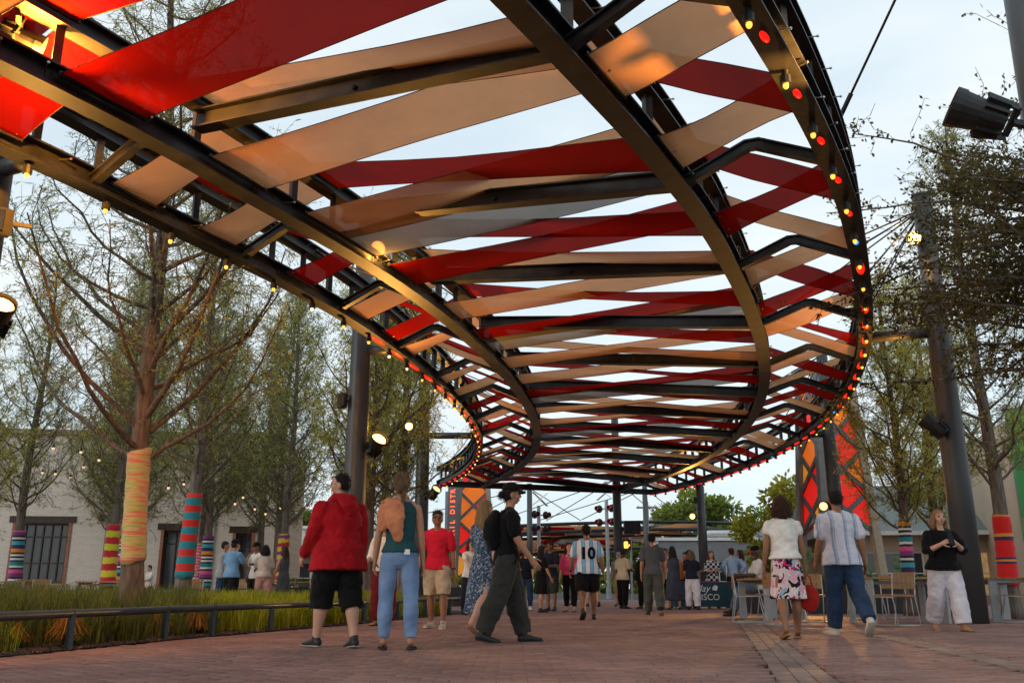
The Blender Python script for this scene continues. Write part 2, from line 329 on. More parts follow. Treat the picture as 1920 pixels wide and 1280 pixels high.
# ------------------------------------------------------------------ canopy rings
RP = np.array([(-6.9, -2.9), (-4.6, -1.5), (-2.6, .2), (-.9, 2.1), (.55, 4.15), (1.85, 6.2), (2.96, 8.05), (4.01, 10.04), (4.95, 12.16), (5.81, 14.25), (6.60, 16.38), (7.27, 18.52), (7.83, 20.65), (8.29, 22.79), (8.65, 24.97), (8.92, 27.4), (9.05, 30.0), (9.05, 32.5), (8.9, 35.0), (8.62, 37.5), (8.2, 40.0), (7.6, 42.6), (6.75, 45.3)])
LP = np.array([(-11.2, 2.5), (-9.6, 3.6), (-8.3, 4.7), (-7.2, 5.85), (-6.3, 7.0), (-5.6, 8.15), (-5.0, 9.3), (-4.6, 10.28), (-4.15, 11.3), (-3.4, 13.1), (-2.75, 15.1), (-2.21, 17.39), (-1.77, 19.6), (-1.44, 21.75), (-1.2, 23.9), (-1.06, 26.1), (-1.03, 28.3), (-1.14, 30.6), (-1.38, 32.9), (-1.73, 35.1), (-2.15, 37.1), (-2.65, 39.0), (-3.25, 40.9)])
def dense(P, n=40):
    o = []
    Q = np.vstack([2 * P[0] - P[1], P, 2 * P[-1] - P[-2]])
    for i in range(1, len(Q) - 2):
        a, b2, c, d = Q[i - 1], Q[i], Q[i + 1], Q[i + 2]
        for tt in np.linspace(0, 1, n, endpoint=False):
            o.append(.5 * ((2 * b2) + (-a + c) * tt + (2 * a - 5 * b2 + 4 * c - d) * tt ** 2 + (-a + 3 * b2 - 3 * c + d) * tt ** 3))
    o.append(P[-1]); return np.array(o)
class Arc:
    def __init__(s, P, origin, step):
        s.D = dense(P); s.L = np.concatenate([[0], np.cumsum(np.hypot(*np.diff(s.D, axis=0).T))])
        i = int(np.argmin(np.hypot(*(s.D - np.array(origin)).T))); s.o = s.L[i]; s.step = step
    def __call__(s, k):
        q = s.o + k * s.step; return np.array([np.interp(q, s.L, s.D[:, 0]), np.interp(q, s.L, s.D[:, 1])])
aR = Arc(RP, (1.85, 6.2), 3.27); aL = Arc(LP, (-4.85, 9.6), 2.62)
KMIN, KMAX = -2.6, min((aR.L[-1] - aR.o) / 3.27, (aL.L[-1] - aL.o) / 2.62)
def ringp(name, k, off=0.0, z=None):
    l, r = aL(k), aR(k); d = r - l; w = np.hypot(*d)
    if name == 'L': p = l
    elif name == 'R': p = r
    else:
        fr = (.205 - .025 * min(1, max(0, k / 6))) if name == 'A' else .79
        p = l + d * fr
    p = p + d / w * off
    return Vector((p[0], p[1], 0 if z is None else z))
ZL, ZU = 4.98, 5.66     # underside of the lower and the upper beam
canopy = thing('fabric_canopy', 'long curving steel canopy laced with red, tan and grey fabric strips', 'canopy', (3.0, 20.0, 0))
def sweep(path, prof, name, matn, parent):
    n = len(prof); mb = MB(); rings = []
    for i, p in enumerate(path):
        t = (path[min(i + 1, len(path) - 1)] - path[max(i - 1, 0)]); t.z = 0; t.normalize(); s = Vector((t.y, -t.x, 0))
        rings.append([p + s * u + Vector((0, 0, w)) for u, w in prof])
    return mb.loft(rings).build(name, matn, parent, fix=True)
def iprof(w, h, tf=.022, tw=.016):
    return [(-w / 2, 0), (w / 2, 0), (w / 2, tf), (tw, tf), (tw, h - tf), (w / 2, h - tf), (w / 2, h), (-w / 2, h), (-w / 2, h - tf), (-tw, h - tf), (-tw, tf), (-w / 2, tf)]
NK = 8
kk = np.linspace(KMIN, KMAX, int((KMAX - KMIN) * NK) + 1)
for rn in 'LABR':
    sweep([ringp(rn, k, 0, ZL) for k in kk], iprof(.24, .25), 'ring_beam', 'steel', canopy)
    sweep([ringp(rn, k, 0, ZU) for k in kk], iprof(.20, .20), 'upper_ring_beam', 'steel', canopy)
# end beams closing the far end
for z, h in ((ZL, .25), (ZU, .2)):
    a, c = ringp('L', KMAX, -.1, z), ringp('R', KMAX, .1, z); dv = (c - a).normalized(); sv = Vector((dv.y, -dv.x, 0))
    MB().loft([[p + sv * u - sv * .14 + Vector((0, 0, w)) for u, w in iprof(.2, h)] for p in (a, c)]).build('end_beam', 'steel', canopy, fix=True)
# stanchions between the two levels
for rn in 'LABR':
    k = KMIN + .15
    while k < 6.2:
        p = ringp(rn, k); o = MB().box((p.x, p.y, (ZL + .25 + ZU) / 2), (.08, .08, ZU - ZL - .25), rng.uniform(0, 1)).build('stanchion', 'steel', canopy); k += .31
    mb = MB()
    while k < KMAX:
        p = ringp(rn, k); mb.box((p.x, p.y, (ZL + .25 + ZU) / 2), (.08, .08, ZU - ZL - .25), .3); k += .31
    tag(mb.build('stanchions', 'steel', canopy), kind='stuff')
# chevron struts in the side bays, straight beams in the centre bay
def ibar(path, w, h, name):
    rings = []
    for i, p in enumerate(path):
        t = (path[min(i + 1, len(path) - 1)] - path[max(i - 1, 0)]).normalized(); s = t.cross(Vector((0, 0, 1))).normalized(); u = s.cross(t)
        rings.append([p + s * a + u * b2 for a, b2 in iprof(w, h, .02, .012)])
    return MB().loft(rings).build(name, 'steel', canopy, fix=True)
for k in range(-2, int(KMAX) + 1):
    for a, c in (('L', 'A'), ('B', 'R')):
        p, q = ringp(a, k, .08, ZL + .05), ringp(c, k, -.08, ZL + .05); m_ = (p + q) / 2 + Vector((0, 0, .34))
        ibar([p, p.lerp(m_, .96), m_.lerp(q, .04), q], .10, .13, 'chevron_strut')
    p, q = ringp('A', k, .08, ZL + .36), ringp('B', k, -.08, ZL + .04)
    b_ = ibar([p, q], .17, .22, 'cross_beam')
    mid = (p + q) / 2; dv = (q - p).normalized(); sv = Vector((dv.y, -dv.x, 0))
    for e in (-1, 1): MB().ball(mid + sv * e * .03 + Vector((0, 0, .10)), .028, 8, 4).build('splice_bolt', 'black_rubber', b_)
# bolted splice plates on the webs of the near beams
for rn in 'LABR':
    for k in (-1.45, -.55, .45, 1.4, 2.5, 3.45, 4.5):
        p = ringp(rn, k); q = ringp(rn, k + .05); an = math.atan2(q.y - p.y, q.x - p.x)
        o = MB().box((p.x, p.y, ZL + .125), (.42, .05, .17), an).build('splice_plate', 'steel', canopy); dv = Vector((math.cos(an), math.sin(an), 0)); sv = Vector((-dv.y, dv.x, 0))
        for u in (-.15, -.05, .05, .15):
            for z in (.085, .165):
                for e in (-1, 1): MB().ball(Vector((p.x, p.y, ZL + z)) + dv * u + sv * e * .03, .014, 6, 3).build('bolt', 'steel', o)
# fabric strips
def strip(rl, kl, zl, rr_, kr, zr, matn, hw=.112, sag=.035, seed=0):
    nu, nv = 12, 4; vs = []; ph = rng.uniform(0, 6); tw = rng.uniform(-.05, .05)
    for i in range(nu + 1):
        u = i / nu
        for j in range(nv + 1):
            w = (j / nv - .5) * 2
            wid = hw * (1 - .10 * math.sin(math.pi * u))
            a = ringp(rl, kl + w * wid, .11, zl); c = ringp(rr_, kr + w * wid, -.11, zr)
            p = a.lerp(c, u); p.z += -sag * 4 * u * (1 - u) * (1 - .3 * w * w) + tw * w * math.sin(math.pi * u) + .006 * math.sin(9 * u + ph + 3 * w)
            vs.append(p)
    fs = [(i * (nv + 1) + j, i * (nv + 1) + j + 1, (i + 1) * (nv + 1) + j + 1, (i + 1) * (nv + 1) + j) for i in range(nu) for j in range(nv)]
    o = mesh_obj('fabric_strip', vs, fs, matn, canopy, smooth=True)
    for w in (0, nv):
        if min(kl, kr) < 7: MB().tube([vs[i * (nv + 1) + w] for i in range(0, nu + 1, 2)], .006, 4, cap=False).build('hem', 'hem_dark', o)
    if min(kl, kr) < 6.5:
        for (rn, k, of, z) in ((rl, kl, .10, zl), (rr_, kr, -.10, zr)):
            a, c = ringp(rn, k - hw * 1.03, of, z), ringp(rn, k + hw * 1.03, of, z)
            MB().bar(a, c, .035, .05).build('batten', 'steel', o)
    return o
mat('hem_dark', (.05, .03, .025), .8)
FT = dict(t='fabric_tan', r='fabric_red', g='fabric_grey')
zlo, zhi = ZL + .16, ZU + .10
A_ = [(-2.3, 't'), (-1.7, 'r'), (-1.05, 't'), (-.42, 'r'), (.25, 't'), (.87, 't'), (1.14, 'g'), (1.62, 'r'), (2.35, 't'), (2.95, 'r'), (3.17, 'g'), (3.72, 't'), (4.3, 't'), (4.9, 'r'), (5.16, 'g'), (5.7, 't'), (6.35, 't'), (6.9, 'r'), (7.2, 'g'), (7.8, 't'), (8.35, 'r'), (8.95, 't'), (9.2, 'g'), (9.7, 't'), (10.3, 'r'), (10.9, 't'), (11.2, 'g'), (11.7, 'r'), (12.2, 't')]
B_ = [(-2.1, 'r'), (-1.35, 't'), (-.7, 'r'), (.02, 't'), (.8, 'r'), (1.5, 'r'), (1.98, 't'), (2.6, 'r'), (3.4, 'r'), (3.92, 't'), (4.6, 'r'), (5.3, 'r'), (5.95, 't'), (6.6, 'r'), (7.4, 't'), (8.0, 'r'), (8.7, 't'), (9.35, 'r'), (10.0, 't'), (10.6, 't'), (11.3, 't'), (11.95, 'r'), (12.45, 't')]
for k, c in A_: strip('A', k, zlo, 'B', min(k + .16, KMAX - .1), zhi, FT[c], .172)
for k, c in B_: strip('A', k, zhi, 'B', max(k - .04, KMIN), zlo, FT[c], .145)
CELLS = ['AtBrAt', 'BrArBt', 'AtBrAr', 'AtBrBt']
for k0 in range(-3, int(KMAX) + 1):
    cs = CELLS[k0 % 4] if k0 != -1 else 'ArArBt'
    for (a, c) in (('L', 'A'), ('B', 'R')):
        for q in range(3):
            k = k0 + .22 + .28 * q; ty, fc = cs[2 * q], cs[2 * q + 1]
            if k < KMIN + .2 or k > KMAX - .2: continue
            if c == 'R' and rng.random() < .15: fc = 't'
            if ty == 'A': strip(a, k, zlo, c, k + .06, zhi, FT[fc], .135, .015)
            else: strip(a, k, zhi, c, k + .05, zlo, FT[fc], .13, .015)
# tension bolts on the near beams
bm_ = MB().tube([(-.16, 0, 0), (.16, 0, 0)], .007, 5); bm_.ball((-.16, 0, 0), .016, 6, 3); bme = bm_.build('tension_bolt', 'bright_steel', canopy); bme.data.name = 'tension_bolt'
first = True
for rn in 'LABR':
    k = -1.2
    while k < 4.2:
        for z in (ZL + .17, ZU + .14):
            if rng.random() < .25: continue
            o = bme if first else bpy.data.objects.new('tension_bolt', bme.data)
            if not first: link(o, canopy)
            first = False
            p = ringp(rn, k + rng.uniform(-.03, .03)); q = ringp(rn, k + .1); dv = (q - p).normalized()
            o.location = (p.x, p.y, z + .012); o.rotation_euler = (0, 0, math.atan2(dv.y, dv.x) + 1.57 + rng.uniform(-.5, .5))
        k += .2
# festoon lamps under the two outer beams: dark socket, glowing bulb, emissive disc painting the bulb's coloured reflection on the beam
smb = MB().tube([(0, 0, 0), (0, 0, -.05), (0, 0, -.055), (0, 0, -.13)], [.03, .03, .05, .05], 10); sock0 = smb.build('festoon_lamp', 'black_rubber', canopy, smooth=False)
bmb = MB().ball((0, 0, -.145), (.026, .026, .034), 12, 7); bulb0 = bmb.build('bulb', 'bulb_warm', None, smooth=True); bulbw = bulb0.data.copy(); bulbw.materials[0] = M['bulb_white']
pmb = MB().ball((0, 0, -.004), (.034, .10, .012), 10, 4); refl0 = pmb.build('bulb_reflection', 'reflection_red', None, smooth=True); refl_b = refl0.data.copy(); refl_b.materials[0] = M['reflection_blue']
refl_l = refl0.data.copy(); refl_l.transform(Matrix.Diagonal((1.7, 3.4, 1, 1)))
sme, bme2, pme = sock0.data, bulb0.data, refl0.data
for o in (sock0, bulb0, refl0): bpy.data.objects.remove(o)
for rn in 'LR':
    step = 1.05 / (2.62 if rn == 'L' else 3.27); k = -1.9 if rn == 'L' else -1.92; i = 0
    while k < KMAX:
        p = ringp(rn, k); q = ringp(rn, k + .05); an = math.atan2(q.y - p.y, q.x - p.x) - 1.5708
        o = bpy.data.objects.new('festoon_lamp', sme); link(o, canopy); o.location = (p.x, p.y, ZL)
        h = rng.random()
        bo = bpy.data.objects.new('bulb', bulbw if h < .15 else bme2); COL.objects.link(bo); bo.parent = o
        if (rn == 'R') or k > 2.3:
            o2 = bpy.data.objects.new('bulb_reflection', refl_b if (i in (11, 13, 23, 31) and rn == 'R') or (i in (17, 26) and rn == 'L') else (pme if k < 1.6 else refl_l)); link(o2, canopy); q = ringp(rn, k + step * .42)
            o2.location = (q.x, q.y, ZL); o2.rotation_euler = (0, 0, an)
        k += step; i += 1
for rn, of in (('L', .085), ('R', -.085), ('A', .07), ('B', -.07)):
    MB().tube([ringp(rn, k, of, ZL + .045 + .012 * math.sin(k * 9)) for k in np.linspace(-1.8, 6, 60)], .013, 5).build('conduit', 'black_rubber', canopy, smooth=True)
# ------------------------------------------------------------------ columns with arms, stays and clamps
def column(x, y, r0, r1, top, ring, karm, label, stays=(), clamp=True):
    t = thing('canopy_column', label, 'column', (x, y, 0), 'steel columns of the canopy')
    MB().tube([(x, y, -.02), (x, y, 2.5), (x, y, 5.2), (x, y, top)], [r0, r0 * .97 + r1 * .03, (r0 + r1) / 2, r1], 28).build('shaft', 'steel_column', t, smooth=True)
    MB().tube([(x, y, top), (x, y, top + .03)], [r1 * 1.12, r1 * 1.05], 24).build('cap', 'steel_column', t)
    if ring:
        q = ringp(ring, karm); e0 = Vector((q.x - x, q.y - y, 0)).length
        c = Vector((x, y, ZL + .1)); e = Vector((q.x, q.y, ZL + .1)); d = (e - c).normalized()
        if e0 < 2.2 and y > 8: MB().tube([c + d * (r0 * .7), e - d * .02], .10, 14).build('arm', 'steel_column', t, smooth=True)
        for (rn, k) in stays:
            s = ringp(rn, k, 0, ZU + .17); tp = Vector((x, y, top - .25)); d = (s - tp).normalized()
            o = MB().tube([tp + d * r1, s], .016, 6).build('stay_cable', 'steel', t, smooth=True)
            MB().tube([s - d * .4, s], .03, 6).build('turnbuckle', 'steel', o)
    return t
def nearest_k(ring, x, y):
    ks = np.linspace(KMIN, KMAX, 400); return float(ks[int(np.argmin([(ringp(ring, k).x - x) ** 2 + (ringp(ring, k).y - y) ** 2 for k in ks]))])
def stays_for(ring, x, y, inner):
    k = nearest_k(ring, x, y); return k, [(ring, k - .9), (ring, k - .35), (ring, k + .4), (ring, k + .95), (inner, k - .45), (inner, k + .5)]
for (x, y, top, ring, inner, lab) in ((4.69, 7.15, 8.3, 'R', 'B', 'dark steel column at upper right edge beside the leafy branches'),
        (7.78, 15.92, 7.75, 'R', 'B', 'dark round steel column behind the woman in white trousers'),
        (9.62, 27.3, 7.8, 'R', 'B', 'dark steel column in front of the right lattice tower'),
        (-5.80, 9.3, 7.9, 'L', 'A', 'grey steel column at the left edge of the picture with black speaker box'),
        (-2.98, 17.3, 7.8, 'L', 'A', 'dark steel column behind the man in the red hoodie'),
        (-2.72, 27.6, 7.8, 'L', 'A', 'steel column half hidden by cypress foliage left of the tower sign')):
    k, st = stays_for(ring, x, y, inner)
    if y < 8 and x > 0: st = [('R', 1.22)]
    column(x, y, .215, .165, top, ring, k, lab, st)
column(8.35, 40.6, .2, .17, 5.0, None, 0, 'far column under the canopy edge carrying a small spotlight')
column(4.95, 43.2, .2, .17, 8.6, None, 0, 'far dark column rising through the end of the canopy')
# ------------------------------------------------------------------ spotlights
def spotlight(loc, aim, s, lit, label, post=None, energy=0, size=1.2, col=(1, .46, .09), blend=.6, rad=.09):
    t = thing('spotlight', label, 'spotlight', loc)
    d = (Vector(aim) - Vector(loc)).normalized(); Q = d.to_track_quat('Z', 'Y').to_matrix().to_4x4(); T = Matrix.Translation(loc) @ Q
    def X(mb): mb.v = [tuple(T @ Vector(p)) for p in mb.v]; return mb
    X(MB().tube([(0, 0, -.16 * s), (0, 0, -.13 * s), (0, 0, .0), (0, 0, .14 * s)], [.075 * s, .10 * s, .105 * s, .125 * s], 20)).build('housing', 'black_rubber', t)
    X(MB().tube([(0, 0, .125 * s), (0, 0, .19 * s)], [.130 * s, .132 * s], 20, cap=False)).build('hood', 'black_rubber', t)
    X(MB().tube([(0, 0, .141 * s), (0, 0, .152 * s)], [.112 * s, .108 * s], 20)).build('lens', 'lamp_glow' if lit == 2 else ('lamp_dim' if lit else 'steel'), t)
    for i in range(10):
        a = 2 * math.pi * i / 10
        X(MB().bar((.098 * s * math.cos(a), .098 * s * math.sin(a), -.15 * s), (.112 * s * math.cos(a), .112 * s * math.sin(a), 0), .012 * s, .05 * s, up=(math.cos(a), math.sin(a), 0))).build('fin', 'black_rubber', t)
    if post is not None:
        P = Vector(post); Lc = Vector(loc)
        side = d.cross(P - Lc); side = side.normalized() if side.length > 1e-3 else Vector((0, 0, 1))
        mb = MB()
        for e in (-1, 1): mb.bar(Lc + side * e * .13 * s, Lc.lerp(P, .55) + side * e * .1 * s, .015 * s, .05 * s)
        mb.bar(Lc.lerp(P, .55) + side * .1 * s, Lc.lerp(P, .55) - side * .1 * s, .05 * s, .015 * s); mb.bar(Lc.lerp(P, .55), P, .04 * s, .04 * s)
        mb.build('bracket', 'black_rubber', t)
    if energy:
        ld = bpy.data.lights.new('lamp', 'SPOT'); ld.energy = energy; ld.color = col; ld.spot_size = size; ld.spot_blend = blend; ld.shadow_soft_size = rad
        lo = bpy.data.objects.new('lamp', ld); COL.objects.link(lo); lo.location = Vector(loc) + d * .2 * s; lo.rotation_euler = d.to_track_quat('-Z', 'Y').to_euler()
    return t
spotlight((3.93, 6.85, 4.40), (1.75, 7.25, 5.45), 1.28, 1, 'large black finned spotlight on the column at upper right', (4.55, 7.1, 4.42), 1500, .5)
spotlight((7.42, 15.72, 3.30), (5.6, 16.6, 5.3), 1.2, 1, 'black spotlight on the right column aimed up at the canopy', (7.66, 15.85, 3.22), 500, 1.7)
spotlight((-2.60, 17.12, 3.17), (-1.7, 15.92, 4.27), 1.25, 2, 'lit round spotlight on the column behind the man in red hoodie', (-2.83, 17.27, 3.1), 600, 2.6)
spotlight((-5.42, 9.12, 3.30), (-4.42, 7.92, 4.5), 1.2, 2, 'lit spotlight at the far left edge of the picture', (-5.66, 9.3, 3.2), 380, 2.6)
spotlight((-4.62, 7.45, 5.52), (-3.4, 8.2, 5.1), 1.1, 2, 'glaring lit lamp fixed on the canopy beam at top left', (-4.5, 7.2, 5.62), 0)
spotlight((-2.02, 12.6, 5.42), (-1.2, 10.6, 4.6), 1.0, 2, 'small glaring lamp on the canopy beam above the trees', (-1.95, 12.8, 5.6), 0)
spotlight((7.95, 40.4, 3.6), (5.0, 34, 3.4), 1.0, 2, 'small spotlight on the far column above the grey building', (8.2, 40.55, 3.5), 500, 1.4)
spotlight((9.2, 27.0, 2.9), (-1.0, 11.5, .4), 1.1, 1, 'black spotlight on the column in front of the right tower', (9.45, 27.2, 2.85), 2600, .8)
spotlight((-2.35, 27.35, 3.3), (-.7, 25.6, 5.2), 1.2, 1, 'spotlight on the column left of the tower sign, aimed at canopy', (-2.6, 27.5, 3.2), 700, 1.7)
spotlight((7.52, 15.75, 6.85), (6.0, 14, 6.0), 1.0, 2, 'glowing lamp near the top of the right column among branches', (7.62, 15.85, 6.85), 0)
def glow(loc, e, col=(1, .44, .07), r=.08):
    ld = bpy.data.lights.new('lamp', 'POINT'); ld.energy = e; ld.color = col; ld.shadow_soft_size = r
    lo = bpy.data.objects.new('lamp', ld); COL.objects.link(lo); lo.location = loc
glow((-4.42, 7.45, 5.34), 800, (1, .38, .045)); glow((-1.85, 12.3, 5.25), 60); glow((7.35, 15.55, 6.8), 40)
# speaker boxes on columns
for (x, y, z, lab) in ((-5.45, 9.05, 4.35, 'black speaker box on the left edge column'), (-3.27, 17.15, 4.05, 'black box clamped to the column behind the red hoodie'), (8.1, 40.35, 4.3, 'small black speaker on the far column under the canopy')):
    t = thing('speaker_box', lab, 'speaker', (x, y, z)); MB().tube([(x, y, z - .14), (x, y, z + .14)], [.10, .10], 4).build('cabinet', 'black_rubber', t)
    MB().box((x, y - .10, z), (.12, .015, .22)).build('grille', 'steel', t); MB().bar((x, y, z), (x + (.24 if x < 0 else .2), y + .12, z), .04, .04).build('bracket', 'black_rubber', t)
# ------------------------------------------------------------------ trees
def prisms(P0, P1, r0, r1):
    P0 = np.asarray(P0); P1 = np.asarray(P1); r0 = np.asarray(r0)[:, None]; r1 = np.asarray(r1)[:, None]
    d = P1 - P0; d = d / (np.linalg.norm(d, axis=1, keepdims=True) + 1e-9); ref = np.where(np.abs(d[:, 2:3]) > .9, [[1., 0, 0]], [[0, 0, 1.]])
    x = np.cross(d, ref); x /= np.linalg.norm(x, axis=1, keepdims=True) + 1e-9; y = np.cross(d, x); V = []
    for P, r in ((P0, r0), (P1, r1)):
        for a in (0, 2.094, 4.189): V.append(P + (x * math.cos(a) + y * math.sin(a)) * r)
    V = np.stack(V, 1).reshape(-1, 3); n = len(P0)
    F = np.array([(0, 1, 4, 3), (1, 2, 5, 4), (2, 0, 3, 5)])[None] + (np.arange(n) * 6)[:, None, None]
    return V, F.reshape(-1, 4)
def blades(P, D, ln, wd, rs, fold=0.0):
    """flat leaf quads (diamonds) at P along D"""
    n = len(P); D = D / (np.linalg.norm(D, axis=1, keepdims=True) + 1e-9); r = rs.normal(size=(n, 3)); s = np.cross(D, r); s /= np.linalg.norm(s, axis=1, keepdims=True) + 1e-9
    ln = np.asarray(ln)[:, None]; wd = np.asarray(wd)[:, None]
    V = np.stack([P, P + D * ln * .5 + s * wd, P + D * ln, P + D * ln * .5 - s * wd], 1).reshape(-1, 3)
    return V, (np.arange(n * 4).reshape(n, 4))
def gen_cypress(seed, H, r0, nb, reach, dens, z0=2.4, leaf='needles', bark='bark', lean=(0, 0), updraft=.9, leafsize=1.0):
    rs = np.random.RandomState(seed); root = thing('cypress_tree', 'cypress tree', 'tree')
    def tp(z): return np.array([lean[0] * z / H + .06 * math.sin(z * .7 + seed), lean[1] * z / H + .06 * math.cos(z * .6 + seed), z])
    def tr(z): return r0 * (max(0, 1 - z / H) ** .85) * (1 + .55 * math.exp(-z * 2.4)) + .012
    zs = list(np.linspace(-.05, 1.2, 6)) + list(np.linspace(1.8, H, 14)); mb = MB(); 
    rings = []
    for z in zs:
        c = tp(z); n = 18; rad = tr(max(z, 0))
        rings.append([(c[0] + rad * (1 + .07 * math.sin(5 * a + z * .4 + seed) + .04 * math.sin(9 * a)) * math.cos(a), c[1] + rad * (1 + .07 * math.sin(5 * a + z * .4 + seed) + .04 * math.sin(9 * a)) * math.sin(a), z) for a in [2 * math.pi * i / n for i in range(n)]])
    mb.loft(rings)
    S0, S1, Q0, Q1, LPn, LD = [], [], [], [], [], []
    for i in range(nb):
        f = (i + rs.rand() * .6) / nb; z = z0 + (H * .97 - z0) * f ** 1.05; az = i * 2.4 + rs.uniform(-.5, .5); ln = reach * (1 - f) ** .7 * rs.uniform(.65, 1.15) + .45
        base = tp(z); m = 9; pts = [base]; el = rs.uniform(.28, .78); dirh = np.array([math.cos(az), math.sin(az)]); bend = rs.uniform(-.1, .1)
        for q in range(1, m):
            el2 = el + updraft * (q / m) ** 1.3; az += bend / m * 3
            dirh = np.array([math.cos(az), math.sin(az)]); st = ln / (m - 1)
            pts.append(pts[-1] + np.array([dirh[0] * math.cos(el2), dirh[1] * math.cos(el2), math.sin(el2)]) * st + rs.normal(size=3) * .035)
        br = min(tr(z) * .42, .007 + .0095 * ln); mb.tube(pts, [br * (1 - .85 * q / (m - 1)) + .003 for q in range(m)], 6, cap=False)
        P = np.array(pts); ns = int(6 + ln * 5.2)
        for q in range(ns):
            u = .10 + .90 * (q + rs.rand()) / ns; g = u * (m - 1); g0 = min(int(g), m - 2); p = P[g0] + (P[g0 + 1] - P[g0]) * (g - g0); d0 = P[g0 + 1] - P[g0]; d0 /= np.linalg.norm(d0)
            d = d0 * .6 + rs.normal(size=3) * .62; d[2] += .12; d /= np.linalg.norm(d); l2 = (.35 + .75 * rs.rand()) * (1 - .45 * u) * min(1, ln / 1.5)
            a = p; seg = []
            for w in range(3):
                b2 = a + (d + rs.normal(size=3) * .16 + np.array([0, 0, -.06 * w])) * l2 / 3; S0.append(a); S1.append(b2); seg.append((a, b2)); a = b2
            for (a1, b1) in seg:
                for w in range(2):
                    p2 = a1 + (b1 - a1) * rs.rand(); dd = d * .5 + rs.normal(size=3) * .6; dd[2] -= .1; dd /= np.linalg.norm(dd); l3 = rs.uniform(.10, .32); e = p2 + dd * l3; Q0.append(p2); Q1.append(e)
                    k = rs.poisson(dens)
                    for _ in range(k):
                        tt = rs.rand(); LPn.append(p2 + (e - p2) * tt); v = dd * .7 + rs.normal(size=3) * .55; v[2] -= .25; LD.append(v)
    mb.build('trunk', bark, root, smooth=True)
    V1, F1 = prisms(S0, S1, np.full(len(S0), .0065), np.full(len(S0), .0042)); V2, F2 = prisms(Q0, Q1, np.full(len(Q0), .0034), np.full(len(Q0), .002))
    np_mesh('twigs', np.vstack([V1, V2]), np.vstack([F1, F2 + len(V1)]), 'twig', root)
    LPn = np.array(LPn); n = len(LPn); V, F = blades(LPn, np.array(LD), rs.uniform(.07, .17, n) * leafsize, rs.uniform(.006, .016, n) * leafsize, rs)
    np_mesh('crown', V, F, leaf, root); root['n'] = n; del root['n']
    TP[root.name] = (tp, tr); return root
TP = {}
cyA = gen_cypress(3, 12.5, .135, 66, 3.4, 5.2, 2.2, lean=(-.55, .1), updraft=.8, leafsize=.62)
cyB = gen_cypress(11, 11.5, .15, 54, 2.5, 3.5, 2.6, bark='bark_grey', leafsize=.92)
cyC = gen_cypress(23, 10.5, .13, 50, 2.3, 3.3, 2.3, bark='bark_grey', leafsize=.98)
cyD = gen_cypress(31, 9.5, .14, 50, 2.5, 4.8, 2.0, leaf='needles_gold', updraft=.7, leafsize=1.0)
TG = 'cypress trees around the plaza'
TREES = [(cyA, -5.19, 13.0, 0, 1, 'large bare-branched cypress in front, trunk in orange and green knit'), (cyB, -6.94, 20.0, .4, 1, 'cypress whose trunk wears red and teal knitted bands'),
    (cyC, -11.15, 26.0, 1, .98, 'cypress whose trunk wears shaggy red and yellow bands'), (cyC, -11.75, 28.2, 2.2, 1, 'cypress just behind the red and yellow banded trunk'),
    (cyB, -15.4, 29.0, 3, 1, 'cypress at far left with multicolour striped knit, by dark window'), (cyB, -10.2, 31.0, 4.2, .98, 'cypress with purple, teal and white striped knit near the chatting group'),
    (cyC, -11.6, 34.5, 5, 1.05, 'cypress with pink knit behind the striped trunk'), (cyC, -7.08, 29.0, .7, 1.0, 'cypress with yellow and purple spiral knit behind the chatting group'),
    (cyC, -9.57, 35.5, 1.6, 1.1, 'bare-trunked cypress standing further back behind the chatting group'), (cyD, -3.55, 23.2, 2.6, 1.12, 'cypress right beside the column with the lit round spotlight'),
    (cyB, -2.95, 25.0, 3.4, .95, 'cypress between the lit spotlight and the tower sign'), (cyC, -18.5, 26.5, .2, 1.05, 'dense cypress at the left picture edge, furthest left'),
    (cyD, -14.2, 23.5, 5.1, .86, 'yellowish cypress near the lit lamp at left edge'), (cyB, -16.5, 38, 2.0, 1.0, 'cypress standing against the cream brick building'), (cyC, -5.6, 36.5, 1.2, 1.05, 'cypress behind the man in the red hoodie, far back'), (cyB, -4.4, 31.5, .9, .9, 'slim cypress behind the teal top woman'),
    (cyC, -8.3, 33.0, 2.9, 1.1, 'slim cypress behind the teal banded trunk, second row'), (cyC, -13.4, 32.5, .8, 1.12, 'slim cypress between the far left trunks, second row'), (cyB, -12.4, 39.5, 5.6, 1.0, 'slim cypress in the last row against the cream wall'), (cyD, 8.75, 20.6, .5, .82, 'yellow-green cypress with striped knit right of the cactus planter'), (cyD, 11.3, 24.5, 2.5, .95, 'yellow-green cypress behind the woman in white trousers'),
    (cyB, 9.55, 18.1, 4.0, .92, 'cypress at right edge whose trunk wears red knit'), (cyD, 14.6, 23.0, 5.3, .9, 'golden cypress cut by the right picture edge')]
SRCN = [t_[0].name for t_ in TREES]
used = set()
for (src, x, y, rz, s, lab) in TREES:
    o = src if src.name not in used else copy_tree(src)
    used.add(src.name); place(o, (x, y, 0), rz, lab, s); o['group'] = TG
